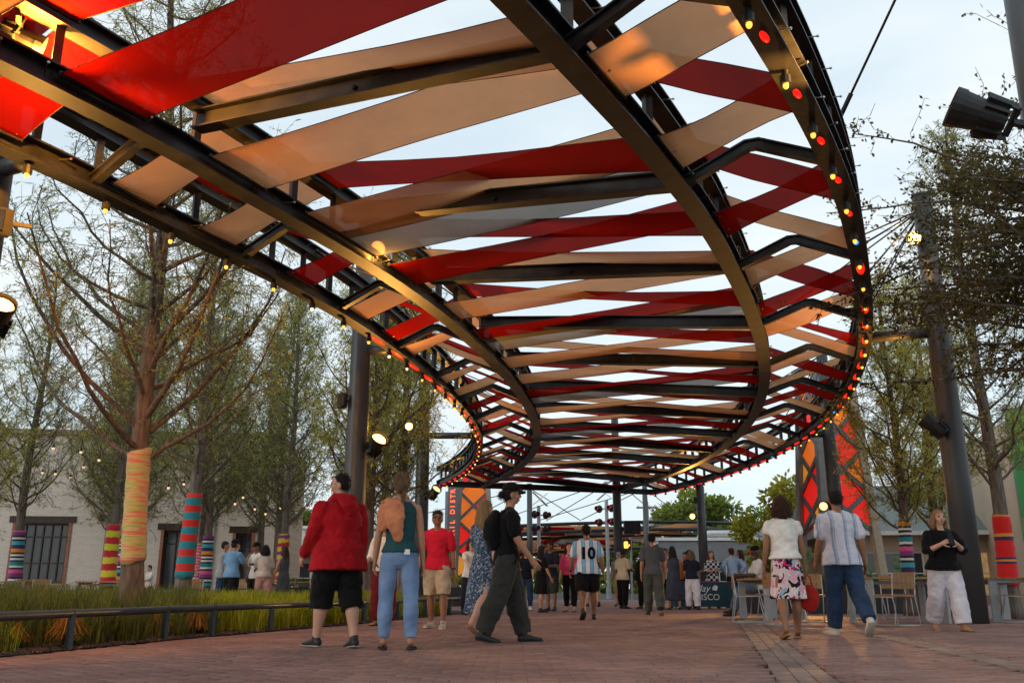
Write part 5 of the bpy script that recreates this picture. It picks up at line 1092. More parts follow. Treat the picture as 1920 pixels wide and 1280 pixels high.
    if dress:
        mt, slv, hem, fl = dress; mb = MB()
        if ps.get('skirt_only'): zt = .60
        else:
            zt = .826; torso(mb, .55, .828, .009); yoke(mb, .006) if slv != 'none' else None
            if slv != 'none':
                for c in 'lr': arm(mb, c, 0.0, SL[slv], .010, .02)
        kc = (J['lkn'] + J['rkn']) / 2; dy = kc.y; rings = []; n = 36; m = 9
        for i in range(m):
            f = i / (m - 1); z = .60 + (hem - .60) * f; wd = (.074 + fl * f + .016 * math.sin(min(1, f * 3) * 1.57)) * (1 + .5 * (bw - 1)); cy = dy * f * .8
            rings.append([sc3(pel - Vector((0, 0, .53)) + Vector((wd * math.cos(a) * (1.08 if f < .5 else 1.1), wd * .78 * math.sin(a) + cy, z)) * 1.0 + Vector((math.cos(a), math.sin(a), 0)) * (.010 * f * math.sin(a * 7 + .6 * i))) for a in [2 * math.pi * k / n for k in range(n)]])
        mb.loft(rings); cloth_obj(mb, 'skirt' if ps.get('skirt_only') else 'dress', mt, .008, .1)
    # --- shoes
    for s, c in ((-1, 'l'), (1, 'r')):
        if bare_foot: continue
        an, fd = J[c + 'an'], J[c + 'fd2']; up = Vector((0, 0, 1)) - fd * fd.z; up.normalize(); sd_ = fd.cross(up); k_ = 1.0
        if sandal:
            mb = MB(); etube(mb, [sc3(an - fd * .024 - up * .036), sc3(an + fd * .04 - up * .038), sc3(an + fd * .112 - up * .038)], [.020 * S, .024 * S, .022 * S], [.008 * S] * 3, ref=sd_, n=12); o = mb.build('sandal', shoes, root, smooth=True)
            mb = MB(); etube(mb, [sc3(an + fd * .05 - sd_ * .026 - up * .034), sc3(an + fd * .055 - up * .008), sc3(an + fd * .05 + sd_ * .026 - up * .034)], [.012 * S] * 3, [.004 * S] * 3, ref=fd, n=8); mb.build('strap', shoes, o, smooth=True)
        else:
            mb = MB(); etube(mb, [sc3(an - fd * .022 - up * .022), sc3(an + fd * .02 - up * .020), sc3(an + fd * .065 - up * .028), sc3(an + fd * .118 - up * .032)], [.023 * S, .026 * S, .030 * S, .024 * S], [.026 * S, .026 * S, .018 * S, .012 * S], ref=sd_, n=14); etube(mb, [sc3(an - up * .01), sc3(an + up * .016)], [.026 * S, .025 * S], n=12)
            o = mb.build('shoe', shoes, root, smooth=True); FINAL.append((o, vox * .8, 3, 0, 0, None))
            mb = MB(); etube(mb, [sc3(an - fd * .030 - up * .040), sc3(an + fd * .04 - up * .041), sc3(an + fd * .125 - up * .040)], [.022 * S, .028 * S, .025 * S], [.006 * S] * 3, ref=sd_, n=14); mb.build('sole', sole or 'black_rubber', o, smooth=True)
    # --- hair
    if style != 'none':
        mb = MB(); hh = lambda c_, r_: mb.ball(Hd(*c_), [q * S for q in r_], 16, 9, M=Matrix.Rotation(hy, 4, 'Z') @ Matrix.Rotation(-hn, 4, 'X'))
        if style == 'stubble': hh((0, -.006, .084), (.0440, .051, .047)); hh((0, -.018, .066), (.0438, .040, .046))
        else: hh((0, -.004, .090), (.0465, .0545, .045)); hh((0, -.020, .062), (.0460, .042, .050))
        if style == 'balding': mb = MB(); hh((0, -.018, .062), (.0465, .044, .046)); hh((0, -.002, .09), (.042, .045, .036))
        if style == 'long' or style == 'wavy':
            L_ = ps.get('hairlen', .17)
            for x in (-.026, 0, .026): etube(mb, [Hd(x, -.034, .07), Hd(x * 1.35, -.046, .0), Hd(x * 1.6, -.052, -.07), Hd(x * 1.5, -.05, -L_ + .02)], [.026 * S, .028 * S, .027 * S, .015 * S], [.02 * S, .022 * S, .02 * S, .012 * S], n=10)
            for s in (-1, 1): etube(mb, [Hd(s * .040, -.01, .08), Hd(s * .048, -.012, .02), Hd(s * .052, -.016, -.045)], [.012 * S, .014 * S, .012 * S], [.026 * S, .028 * S, .02 * S], n=10)
        if style == 'bob':
            for s in (-1, 1): etube(mb, [Hd(s * .036, -.012, .09), Hd(s * .051, -.014, .045), Hd(s * .056, -.020, .0), Hd(s * .050, -.022, -.022)], [.014 * S, .018 * S, .020 * S, .014 * S], [.036 * S, .040 * S, .038 * S, .030 * S], n=10)
            etube(mb, [Hd(0, -.036, .08), Hd(0, -.048, .03), Hd(0, -.048, -.022)], [.045 * S, .052 * S, .05 * S], [.024 * S, .026 * S, .018 * S], n=12)
        if style in ('bun', 'updo'): hh((0, -.066, .055 if style == 'bun' else .09), (.024, .022, .026))
        if style == 'braids':
            etube(mb, [Hd(-.02, -.04, .10), Hd(-.035, -.05, .05), Hd(-.012, -.058, .01)], [.012 * S] * 3, n=8); etube(mb, [Hd(.02, -.04, .10), Hd(.038, -.048, .05), Hd(.022, -.056, .0), Hd(.02, -.058, -.07)], [.012 * S, .013 * S, .012 * S, .006 * S], n=8); hh((0, -.052, .04), (.03, .02, .03))
        o = mb.build('hair', M[hair], root, smooth=True); FINAL.append((o, vox * .7, 2, .016, .018, None))
    if ps.get('beard'): mb = MB(); mb.ball(Hd(0, .036, .012), [.026 * S, .022 * S, .024 * S], 12, 6); mb.build('beard', M[ps['beard']], root, smooth=True)
    if hat:
        mb = MB(); mb.ball(Hd(0, -.002, .098), [.050 * S, .060 * S, .044 * S], 18, 9, M=Matrix.Rotation(hy, 4, 'Z') @ Matrix.Rotation(-hn, 4, 'X')); o = mb.build('cap', hat, root, smooth=True)
        vs = [Hd(.044 * math.sin(a) * r_, .03 + .066 * max(0, math.cos(a)) * r_, .088 + zz - .01 * abs(math.sin(a)) - .012 * (r_ > .8)) for zz in (0, .006) for r_ in (.5, 1.0) for a in [R_(-80 + 20 * k) for k in range(9)]]
        fs = []
        for k in range(8): fs += [(k, k + 1, 9 + k + 1, 9 + k), (18 + k, 27 + k, 27 + k + 1, 18 + k + 1), (9 + k, 10 + k, 28 + k, 27 + k), (k, 18 + k, 19 + k, k + 1)]
        mesh_obj('visor', vs, fs, ps.get('visor', hat), o)
    if face:
        Mr = Matrix.Rotation(hy, 4, 'Z') @ Matrix.Rotation(-hn, 4, 'X')
        for s in (-1, 1):
            MB().ball(Hd(s * .0185, .0485, .064), [.0105 * S, .006 * S, .0052 * S], 10, 5, M=Mr).build('eye', 'eye_dark', root, smooth=True)
            MB().bar(Hd(s * .009, .0535, .0765), Hd(s * .029, .0475, .0755), .007 * S, .005 * S).build('eyebrow', hair if style != 'none' else 'eye_dark', root)
        MB().ball(Hd(0, .0515, .0265), [.0145 * S, .006 * S, .0045 * S], 10, 5, M=Mr).build('mouth', 'lip', root, smooth=True)
        if ps.get('glasses'):
            mb = MB()
            for s in (-1, 1):
                c0_ = [Hd(s * .0195 + .0155 * math.cos(a), .0585, .064 + .011 * math.sin(a)) for a in [2 * math.pi * k / 12 for k in range(13)]]; mb.tube(c0_, .0016 * S, 5); mb.tube([Hd(s * .035, .057, .066), Hd(s * .045, .0, .062)], .0016 * S, 5)
            mb.tube([Hd(-.005, .06, .066), Hd(.005, .06, .066)], .0016 * S, 5); mb.build('glasses', 'black_rubber', root)
    if ps.get('hood'):
        mb = MB(); etube(mb, [sc3(T(-.056, .016, .834)), sc3(T(-.062, -.034, .848)), sc3(T(0, -.080, .838)), sc3(T(.062, -.034, .848)), sc3(T(.056, .016, .834))], [.024 * S, .029 * S, .036 * S, .029 * S, .024 * S], n=12); etube(mb, [sc3(T(0, -.075, .845)), sc3(T(.004, -.102, .795)), sc3(T(.012, -.100, .745))], [.062 * S, .056 * S, .022 * S], [.026 * S, .024 * S, .014 * S], n=12); cloth_obj(mb, 'hood', top[0], .01, .06)
    if ps.get('watch'):
        c = ps['watch']; d = J[c + 'fd'].normalized(); p = J[c + 'wr'] - d * .008; MB().tube([sc3(p - d * .008), sc3(p + d * .008)], .020 * S, 12).build('watch', 'black_rubber', root)
    place(root, (loc[0], loc[1], 0), R_(yaw))
    Wm = Matrix.Translation((loc[0], loc[1], 0)) @ Matrix.Rotation(R_(yaw), 4, 'Z')
    return root, (lambda x, y, z: Wm @ sc3(T(x, y, z))), (lambda k: Wm @ sc3(J[k])), parts
for n_, c_ in dict(hoodie_red=(.36, .006, .012), black_cloth=(.0055, .0055, .006), teal_knit=(.018, .065, .072), tee_red=(.55, .012, .035), khaki=(.42, .34, .24), maroon_cloth=(.13, .012, .016), white_cloth=(.68, .66, .62), charcoal=(.036, .036, .032), navy_cloth=(.012, .015, .028), grey_tee=(.085, .09, .10), olive_grey=(.075, .08, .068), cream_cloth=(.56, .47, .33), pink_top=(.62, .06, .19), dusty_pink=(.45, .22, .21), sky_blue=(.16, .30, .48), pale_blue=(.30, .42, .58), lavender=(.36, .38, .55), slate_dress=(.05, .06, .09), salmon=(.52, .20, .10), oatmeal=(.52, .42, .36), white_cotton=(.62, .60, .66), mid_grey=(.3, .3, .31), orange_cloth=(.6, .12, .03), bag_red=(.30, .012, .008), leather_tan=(.35, .19, .09)).items(): cloth(n_, c_)
def denim(name, col):
    m = cloth(name, col, .3, .3); return m
denim('denim_light', (.16, .25, .42)); denim('denim_dark', (.022, .045, .095)); denim('denim_mid', (.09, .13, .18))
stripes('jersey', [(1.0, (.68, .67, .72)), (.08, (.02, .02, .04)), (.75, (.16, .42, .68)), (.08, (.02, .02, .04))], axis='X', period=.155, wob=.012, bump=.2, bscale=20, ofs=.24, rough=.7)
stripes('stripe_shirt', [(1.0, (.60, .60, .68)), (.22, (.26, .33, .46)), (.1, (.5, .52, .6)), (.08, (.3, .36, .5))], axis='X', period=.155, wob=.008, bump=.25, bscale=18, ofs=.62)
def spots_mat(name, base, cols, scale, thr, coords='Object'):
    m = cloth(name, base); t, b = nodes_of(m); tcn = t.nodes.new('ShaderNodeTexCoord'); prev = None
    for i, (c, s, th) in enumerate(cols):
        no = t.nodes.new('ShaderNodeTexNoise'); no.inputs['Scale'].default_value = s; no.inputs['Detail'].default_value = 1.0; no.inputs['Distortion'].default_value = .8
        mp_ = t.nodes.new('ShaderNodeMapping'); mp_.inputs['Location'].default_value = (i * 3.7, i * 1.3, i * 2.1); t.links.new(tcn.outputs['Object'], mp_.inputs[0]); t.links.new(mp_.outputs[0], no.inputs['Vector'])
        gt = t.nodes.new('ShaderNodeMath'); gt.operation = 'GREATER_THAN'; gt.inputs[1].default_value = th; t.links.new(no.outputs['Fac'], gt.inputs[0])
        mi = t.nodes.new('ShaderNodeMix'); mi.data_type = 'RGBA'; mi.inputs['B'].default_value = (*c, 1); t.links.new(gt.outputs[0], mi.inputs['Factor'])
        if prev is None: mi.inputs['A'].default_value = (*base, 1)
        else: t.links.new(prev, mi.inputs['A'])
        prev = mi.outputs['Result']
    t.links.new(prev, b.inputs['Base Color'])
spots_mat('floral_skirt', (.62, .50, .50), [((.65, .34, .42), 11, .56), ((.012, .01, .012), 10, .535), ((.50, .02, .13), 8, .63), ((.20, .45, .55), 8, .64), ((.7, .62, .6), 13, .64)], 1, 1)
spots_mat('floral_dress', (.045, .075, .13), [((.30, .36, .42), 38, .56), ((.02, .035, .07), 30, .62)], 1, 1)
m = cloth('plaid', (.6, .6, .6)); t, b = nodes_of(m); ck = t.nodes.new('ShaderNodeTexChecker'); ck.inputs['Scale'].default_value = 13; ck.inputs['Color1'].default_value = (.015, .015, .018, 1); ck.inputs['Color2'].default_value = (.55, .56, .6, 1); tcn = t.nodes.new('ShaderNodeTexCoord'); t.links.new(tcn.outputs['Object'], ck.inputs['Vector']); t.links.new(ck.outputs['Color'], b.inputs['Base Color'])
mat('sneaker_grey', (.34, .33, .31), .7); mat('sneaker_white', (.5, .48, .42), .7, var=.2); mat('phone_black', (.01, .01, .012), .15); mat('sole_pale', (.40, .38, .33), .7)
WALK = dict(lh=16, lk=4, rh=-14, rk=16, rf=22, la=-14, ra=12)
WALK2 = dict(rh=16, rk=4, lh=-14, lk=16, lf=22, ra=-12, la=14)
# --- foreground people
hood, hT, hJ, _ = person((-1.77, 9.53), 1.74, 38, 'heavy man in red hoodie and black shorts looking left', 'skin_light', 1.36, belly=.035, top=('hoodie_red', 'long', .43, .024), bottom=('black_cloth', .64, .020, .004), shoes='black_rubber', sole='sole_pale', hair='hair_black', style='stubble', pose=dict(lh=14, lk=6, rh=-8, rk=6, rf=6, la=10, le=30, lab=7, rab=4, head=48, hood=1, topname='hoodie'), face=True)
teal, tT, tJ, _ = person((-1.11, 9.2), 1.70, 4, 'woman in teal sleeveless top and light jeans seen from behind', 'skin_tan', .98, True, top=('teal_knit', 'none', .535, .008), bottom=('denim_light', .955, .002, .003), shoes='black_rubber', sandal=True, hair='hair_dirty_blonde', style='braids', pose=dict(lh=3, rh=-3, sp=4, lab=10, rab=8, le=14, re=8, head=-6, botname='jeans'))
person((-1.12, 14.03), 1.71, 168, 'smiling man in red t-shirt, khaki shorts and glasses', 'skin_brown', 1.06, top=('tee_red', 'short', .49, .012), bottom=('khaki', .50, .016, .006), shoes='sneaker_grey', sole='sneaker_white', hair='hair_black', style='short', pose=dict(lh=6, lk=4, rh=-6, rk=8, la=-8, ra=10, head=18, watch='l', glasses=1), face=True)
mar, mT, mJ, _ = person((-2.05, 15.0), 1.66, 172, 'woman in white top and maroon trousers half hidden behind red hoodie', 'skin_tan', 1.0, True, top=('white_cloth', 'elbow', .50, .012), bottom=('maroon_cloth', .97, .014, .016), shoes='leather_tan', hair='hair_black', style='long', pose=dict(la=12, le=50, ra=18, re=45), face=True)
capm, cT, cJ, _ = person((-.06, 10.46), 1.75, -82, 'man in black cap and t-shirt with backpack walking right', 'skin_tan', .98, top=('black_cloth', 'short', .475, .014), bottom=('charcoal', .985, .020, .006), shoes='black_rubber', hair='hair_black', style='bun', hat='black_cloth', pose=dict(lh=17, lk=5, rh=-15, rk=10, rf=10, la=2, ra=14, le=14, re=22, lean=3, nod=2, botname='jeans'), face=True)
person((-.36, 11.72), 1.67, -38, 'woman with long blonde hair in blue floral dress', 'skin_light', .98, True, dress=('floral_dress', 'short', .17, .062), shoes='leather_tan', sandal=True, hair='hair_blonde', style='wavy', pose=dict(lh=14, lk=4, rh=-16, rk=24, rf=30, la=15, ra=-8, head=-25, hairlen=.2))
wt, wT, wJ, _ = person((3.29, 11.22), 1.66, -2, 'woman in white blouse and floral skirt with red handbag', 'skin_brown', 1.04, True, top=('white_cloth', 'cap', .548, .020), dress=('floral_skirt', 'none', .27, .022), shoes='leather_tan', sandal=True, hair='hair_auburn', style='bob', pose=dict(skirt_only=1, rh=6, rk=2, lh=-10, lk=12, lf=16, lab=10, rab=9, le=14, re=10, sp=1, head=-4, topname='blouse'))
st, sT, sJ, _ = person((4.24, 11.98), 1.83, 1, 'man in white shirt with blue stripes and dark jeans', 'skin_brown', 1.05, top=('stripe_shirt', 'short', .468, .022), bottom=('denim_dark', .985, .014, .005), shoes='sneaker_white', sole='sole_pale', hair='hair_black', style='balding', pose=dict(lh=8, lk=2, rh=-14, rk=28, rf=40, la=10, ra=-8, le=18, re=14, lab=8, rab=10, botname='jeans'))
wp, pT, pJ, _ = person((6.08, 13.16), 1.66, 176, 'blonde woman in black top and white trousers holding a phone', 'skin_light', 1.26, True, belly=.02, top=('black_cloth', 'elbow', .505, .02), bottom=('white_cotton', .965, .012, .022), shoes='leather_tan', hair='hair_blonde', style='bob', pose=dict(lh=12, lk=4, rh=-9, rk=20, rf=20, la=26, ra=26, le=88, re=88, li=38, ri=38, lab=14, rab=14, nod=-4, head=6, lcurl=40, rcurl=40), face=True)
ten, nT, nJ, nP = person((1.43, 17.79), 1.76, 2, 'man from behind in white and blue football jersey numbered 10', 'skin_brown', 1.14, belly=.01, top=('jersey', 'short', .475, .018), bottom=('black_cloth', .46, .022, .006), shoes='black_rubber', hair='hair_black', style='stubble', pose=dict(rh=10, rk=2, lh=-12, lk=26, lf=34, la=8, ra=-6, le=20, re=16, lab=12, rab=12, watch='l'))
grey, gT, gJ, _ = person((3.1, 20.56), 1.76, -6, 'man in dark grey t-shirt and olive trousers walking away', 'skin_tan', 1.05, top=('grey_tee', 'short', .485, .014), bottom=('olive_grey', .98, .016, .004), shoes='black_rubber', sole='sole_pale', hair='hair_black', style='balding', pose=dict(lh=8, lk=2, rh=-12, rk=18, rf=24, la=-4, ra=14, le=16, re=18))
# --- middle and far people
FP = [((.72, 23.3), 1.60, -70, 'woman in knee-length black dress beside the navy shirt man', dict(skin='skin_tan', fem=True, w=1.12, dress=('black_cloth', 'short', .27, .03), hair='hair_black', style='long', pose=dict(la=10, ra=15))),
    ((1.02, 24.6), 1.76, 150, 'man in navy shirt and dark shorts talking to black dress woman', dict(skin='skin_brown', w=1.08, top=('navy_cloth', 'short', .48, .014), bottom=('charcoal', .54, .018, .004), pose=dict(la=20, le=70, li=30, ra=15, re=60), face=True)),
    ((1.47, 23.8), 1.70, 155, 'woman in pink top and black trousers with auburn hair', dict(skin='skin_light', fem=True, w=1.05, top=('pink_top', 'elbow', .53, .014), bottom=('black_cloth', .93, .006, .0), hair='hair_auburn', style='long', sandal=True, pose=dict(la=30, le=105, li=20, ra=6, head=40), face=True)),
    ((.38, 25.6), 1.64, 175, 'woman in dark top and jeans carrying a white bag', dict(skin='skin_light', fem=True, top=('navy_cloth', 'short', .5, .012), bottom=('denim_dark', .96, .008, .0), hair='hair_brown', style='long', shoes='white_plain', pose=dict(la=10, le=40, ra=12, re=50))),
    ((3.25, 27.5), 1.70, -45, 'man in cream polo and black trousers below the lit hand signal', dict(skin='skin_dark', w=1.06, top=('cream_cloth', 'short', .47, .016), bottom=('black_cloth', .98, .012, .004), hair='hair_black', style='stubble', pose=dict(ra=18, re=70, ri=20, nod=8))),
    ((2.62, 30.5), 1.68, 10, 'woman in pale shorts and dark top behind the jersey man', dict(skin='skin_light', fem=True, top=('black_cloth', 'short', .52, .012), bottom=('oatmeal', .5, .014, .004), hair='hair_brown', style='long', pose=WALK)),
    ((3.85, 27.3), 1.62, 30, 'person all in black left of the grey t-shirt man', dict(skin='skin_tan', top=('black_cloth', 'long', .46, .016), bottom=('black_cloth', .98, .014, .0), hair='hair_black', style='long', fem=True, pose=dict(la=8, ra=10))),
    ((3.55, 31.0), 1.72, 165, 'person with grey cap and pale shirt behind the cream polo man', dict(skin='skin_light', top=('mid_grey', 'short', .48, .014), bottom=('khaki', .52, .016, .0), hat='mid_grey', pose=dict(la=10, le=60))),
    ((4.55, 26.4), 1.72, 5, 'woman in long slate blue sleeveless dress with long black hair', dict(skin='skin_tan', fem=True, w=1.08, dress=('slate_dress', 'none', .14, .05), hair='hair_black', style='long', sandal=True, pose=dict(la=4, ra=12, re=14, hairlen=.18))),
    ((4.98, 25.9), 1.58, -12, 'blonde woman in navy t-shirt and white trousers at the booth', dict(skin='skin_light', fem=True, w=1.05, top=('navy_cloth', 'short', .51, .014), bottom=('white_cotton', .97, .012, .016), hair='hair_dirty_blonde', style='bob', pose=dict(ra=20, re=50, la=15, le=50))),
    ((4.75, 28.9), 1.76, 172, 'short-haired man in white and black behind the booth queue', dict(skin='skin_tan', top=('white_cloth', 'short', .48, .014), bottom=('black_cloth', .98, .012, 0), pose=dict(la=10, le=50), face=True)),
    ((5.35, 28.2), 1.68, 200, 'woman with dark hair bun and orange lanyard serving behind the booth', dict(skin='skin_brown', fem=True, top=('black_cloth', 'short', .5, .014), bottom=('black_cloth', .97, .01, 0), hair='hair_black', style='updo', pose=dict(ra=80, re=20, rab=40, la=25, le=60), face=True)),
    ((5.45, 29.3), 1.66, 150, 'person in orange top at the back of the booth', dict(skin='skin_tan', top=('orange_cloth', 'short', .5, .014), bottom=('black_cloth', .97, .01, 0), hair='hair_black', style='short', pose=dict(la=20, le=40))),
    ((6.05, 28.3), 1.66, 175, 'woman in black and white checked shirt behind the booth', dict(skin='skin_light', fem=True, top=('plaid', 'elbow', .47, .014), bottom=('navy_cloth', .97, .01, 0), hair='hair_red', style='long', pose=dict(la=20, le=80, li=25, ra=20, re=70, ri=25), face=True)),
    ((6.75, 28.6), 1.76, 12, 'man in pale blue shirt with hands on hips behind the booth', dict(skin='skin_light', top=('pale_blue', 'long', .52, .014), bottom=('navy_cloth', .98, .012, 0), hair='hair_brown', style='short', pose=dict(lab=42, rab=42, le=60, re=60, li=70, ri=70, la=-18, ra=-18))),
    ((7.12, 28.9), 1.72, 70, 'woman in lavender top right of the pale blue shirt man', dict(skin='skin_light', fem=True, top=('lavender', 'short', .5, .014), bottom=('navy_cloth', .97, .01, 0), hair='hair_brown', style='long', pose=dict(la=12, le=60, ra=10))),
    ((-7.45, 24.0), 1.74, -70, 'person in grey shirt raising a camera beside striped knit trunk', dict(skin='skin_tan', w=1.05, top=('mid_grey', 'elbow', .47, .016), bottom=('denim_dark', .98, .012, 0), pose=dict(la=70, le=95, ra=70, re=95, li=20, ri=20))),
    ((-6.95, 23.2), 1.74, -25, 'man in blue shirt, cap and black shorts in the left group', dict(skin='skin_tan', w=1.08, top=('sky_blue', 'short', .47, .016), bottom=('black_cloth', .52, .018, .004), hat='black_cloth', pose=dict(ra=30, re=110, la=4))),
    ((-6.62, 24.2), 1.72, 150, 'man in white t-shirt and dark cap in the left group', dict(skin='skin_brown', top=('white_cloth', 'short', .47, .016), bottom=('black_cloth', .54, .018, .004), hat='black_cloth', pose=dict(la=30, le=60, lab=30), face=True)),
    ((-6.2, 23.4), 1.62, 20, 'woman in cream top and dusty pink trousers in the left group', dict(skin='skin_tan', fem=True, w=1.1, top=('oatmeal', 'short', .51, .014), bottom=('dusty_pink', .97, .014, .006), hair='hair_black', style='bob', pose=dict(la=20, le=60))),
    ((-5.92, 24.3), 1.64, 60, 'woman in dark grey dress at the right of the left group', dict(skin='skin_light', fem=True, dress=('grey_tee', 'none', .28, .03), hair='hair_brown', style='long', pose=dict(ra=25, re=70, la=15))),
    ((-10.6, 27.4), 1.22, 140, 'small child in white top near the front trunk', dict(skin='skin_light', top=('white_cloth', 'short', .48, .014), bottom=('tee_red', .5, .014, 0), hair='hair_brown', style='short', pose=dict(la=30, le=50))),
    ((-.95, 21.2), 1.64, -150, 'person in white top pointing beside the lattice tower', dict(skin='skin_light', fem=True, top=('white_cloth', 'short', .49, .014), bottom=('navy_cloth', .97, .01, 0), hair='hair_brown', style='long', pose=dict(ra=55, re=10, rab=30))),
    ((2.2, 34.5), 1.70, 20, 'distant person in blue jeans and white shirt, far behind jersey man', dict(top=('white_cloth', 'short', .48, .014), bottom=('denim_mid', .98, .012, 0), pose=WALK2)),
    ((9.35, 19.9), 1.72, 120, 'person in black seated area right of the big column', dict(skin='skin_light', top=('black_cloth', 'long', .47, .016), bottom=('navy_cloth', .98, .012, 0), hair='hair_brown', style='short', pose=dict(lh=85, rh=85, lk=85, rk=85, la=20, ra=20, le=50, re=50)))]
for (loc, h, yaw, lab, kw) in FP: person(loc, h, yaw, lab, near=False, **kw)
seat, seT, seJ, _ = person((5.22, 20.0), 1.76, 88, 'seated man in red-brimmed black cap, white t-shirt and jeans', 'skin_dark', 1.05, top=('white_cloth', 'short', .49, .014), bottom=('denim_mid', .98, .012, .004), shoes='black_rubber', hair='hair_grey', style='stubble', hat='black_cloth', near=True, pose=dict(lh=82, rh=74, lk=62, rk=58, la=30, ra=28, le=60, re=60, lean=-6, nod=12, beard='hair_grey', visor='tee_red'), face=True)
# ------------------------------------------------------------------ things people carry
def shell(name, label, cat, mb, matn, disp=.012, dsz=.08, vox=.012, sm=4):
    o = mb.build(name, matn, None, smooth=True); tag(o, label, cat); FINAL.append((o, vox, sm, disp, dsz, None)); return o
mb = MB(); etube(mb, [cT(0, -.085, .60), cT(0, -.105, .66), cT(0, -.105, .74), cT(0, -.085, .80)], [.13, .155, .155, .11], [.07, .10, .10, .06], ref=(0, 1, 0)); 
for s in (-1, 1): etube(mb, [cT(s * .06, -.05, .81), cT(s * .062, .02, .835), cT(s * .065, .065, .78), cT(s * .07, .05, .68), cT(s * .06, -.06, .62)], [.03] * 5, [.012] * 5, ref=(0, 1, 0))
shell('backpack', 'black backpack worn by the man in black cap', 'backpack', mb, 'black_cloth')
mb = MB(); etube(mb, [tT(-.085, .045, .74), tT(-.078, .02, .825), tT(-.05, -.02, .842), tT(-.035, -.066, .80), tT(-.03, -.078, .72), tT(-.02, -.074, .66), tT(-.008, -.07, .60)], [.06, .075, .085, .10, .10, .075, .045], [.03, .03, .03, .028, .03, .03, .025], ref=(1, 0, 0)); etube(mb, [tT(-.10, -.02, .80), tT(-.105, -.055, .74), tT(-.098, -.06, .66)], [.05, .06, .04], [.03, .03, .025], ref=(1, 0, 0))
shell('jacket', 'salmon jacket slung over the shoulder of the teal top woman', 'jacket', mb, 'salmon', .04, .06)
p = tT(.045, -.0715, .535); o = MB().box(p, (.055, .010, .05), R_(4)).build('phone', 'white_plain'); tag(o, 'pale phone sticking out of the light jeans back pocket', 'phone')
p = (pJ('lwr') + pJ('rwr')) / 2 + Vector((0, -.07, .06)); t = thing('phone', 'black phone in the hands of the white trousers woman', 'phone', p); MB().box(p, (.078, .012, .155), 0, M=Matrix.Translation(p) @ Matrix.Rotation(R_(-25), 4, 'X')).build('case', 'phone_black', t); q = p + Vector((0, .008, 0)); MB().box(q, (.07, .004, .145), 0, M=Matrix.Translation(q) @ Matrix.Rotation(R_(-25), 4, 'X')).build('screen', 'lamp_dim' if 0 else 'glass', t)
w_ = wJ('rwr') + wJ('rfd').normalized() * 0; c = Vector((w_.x + .02, w_.y - .02, w_.z - .36)); t = thing('handbag', 'round red handbag hanging from the floral skirt woman\'s hand', 'handbag', c); mb = MB(); mb.ball(c, (.125, .055, .16), 18, 10); o = mb.build('bag', 'bag_red', t, smooth=True); MB().tube([c + Vector((-.05, 0, .13)), c + Vector((-.03, 0, .24)), c + Vector((0, 0, .27)), c + Vector((.03, 0, .24)), c + Vector((.05, 0, .13))], .008, 6).build('handle', 'bag_red', t, smooth=True)
p = mJ('lwr') + Vector((0, -.08, .03)); o = MB().box(p, (.08, .02, .15), .3).build('phone', 'phone_black'); tag(o, 'phone held by the woman in maroon trousers', 'phone')
# jersey number, moulded to the back of the shirt
def number_on(root, shirt, s, size, z, y, matn):
    me_o = text_mesh(s, size, (0, y, z), Matrix.Rotation(R_(90), 4, 'X'), matn, None, 'number', .0, bold=.012); me_o.parent = root
    bm = bmesh.new(); bm.from_mesh(me_o.data); bmesh.ops.triangulate(bm, faces=bm.faces); bmesh.ops.subdivide_edges(bm, edges=bm.edges, cuts=3, use_grid_fill=True); bm.to_mesh(me_o.data); bm.free()
    return me_o
num = number_on(ten, nP['top'], '10', .30, 1.20, -.30, 'black_cloth')
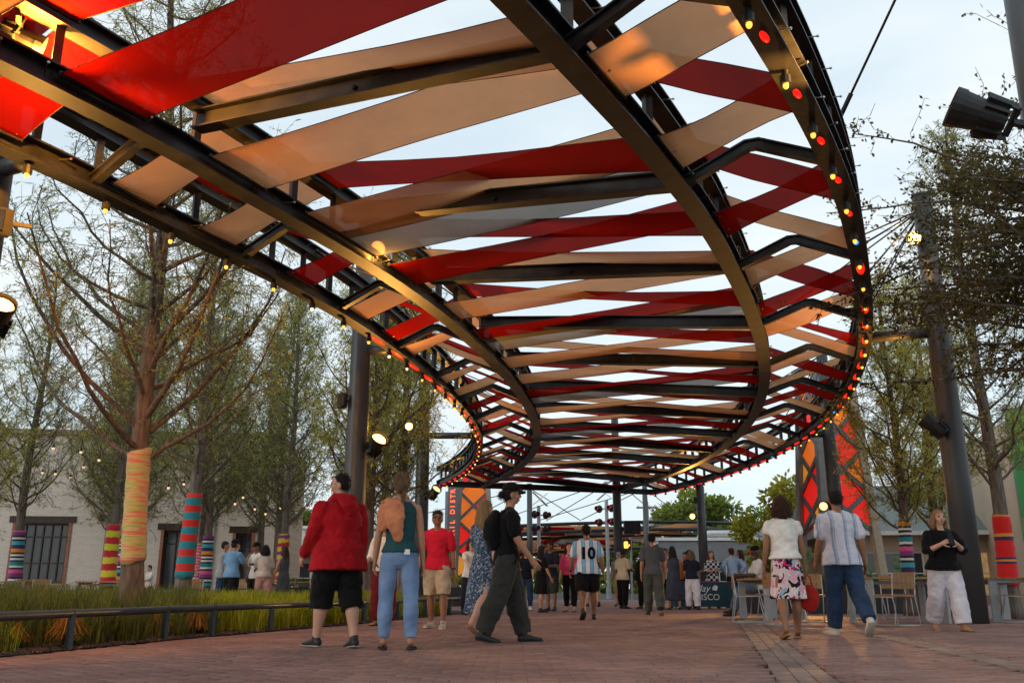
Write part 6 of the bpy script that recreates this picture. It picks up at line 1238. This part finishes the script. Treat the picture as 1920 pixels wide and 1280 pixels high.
# ------------------------------------------------------------------ bake the soft surfaces
for (o, vx, sm, ds, dsz, ex) in FINAL:
    r = o.modifiers.new('remesh', 'REMESH'); r.mode = 'VOXEL'; r.voxel_size = vx; r.use_smooth_shade = True
    s_ = o.modifiers.new('smooth', 'SMOOTH'); s_.factor = .5; s_.iterations = sm
    if ds: d_ = o.modifiers.new('folds', 'DISPLACE'); d_.texture = cloud_tex(dsz); d_.strength = ds; d_.mid_level = .5
sw = num.modifiers.new('wrap', 'SHRINKWRAP'); sw.target = nP['top']; sw.wrap_method = 'PROJECT'; sw.use_project_y = True; sw.use_positive_direction = True; sw.use_negative_direction = False; sw.offset = .006; sw.wrap_mode = 'ABOVE_SURFACE'
bpy.context.view_layer.update(); dg = bpy.context.evaluated_depsgraph_get(); baked = []
for o in [f[0] for f in FINAL] + [num]: baked.append((o, bpy.data.meshes.new_from_object(o.evaluated_get(dg))))
ext = {f[0].name: f[5] for f in FINAL if f[5]}
for o, me in baked:
    o.modifiers.clear(); o.data = me
    if o.name in ext:
        bm = bmesh.new(); bm.from_mesh(me); ex = ext[o.name]; vs = [bm.verts.new(v) for v in ex.v]
        for f in ex.f: bm.faces.new([vs[i] for i in f]).smooth = True
        bm.to_mesh(me); bm.free()
    me.polygons.foreach_set('use_smooth', [True] * len(me.polygons)); me.update()
    if o.name.startswith('hair') and len(me.vertices) > 1200:
        rs = np.random.RandomState(len(me.vertices)); n = 900; nv = len(me.vertices); co = np.empty(nv * 3, np.float32); no_ = np.empty(nv * 3, np.float32); me.vertices.foreach_get('co', co); me.vertices.foreach_get('normal', no_); co = co.reshape(-1, 3); no_ = no_.reshape(-1, 3)
        ix = rs.randint(0, nv, n); P = co[ix] + no_[ix] * .002; g_ = np.tile(np.array([0, -.25, -1.0]), (n, 1)) + rs.normal(size=(n, 3)) * .25; D = g_ - no_[ix] * np.sum(g_ * no_[ix], 1, keepdims=True) + no_[ix] * .22
        V, F = blades(P, D, rs.uniform(.02, .06, n), rs.uniform(.0008, .0018, n), rs); h_ = np_mesh('hair_strands', V, F, me.materials[0]); h_.parent = o; tag(h_, kind='stuff')
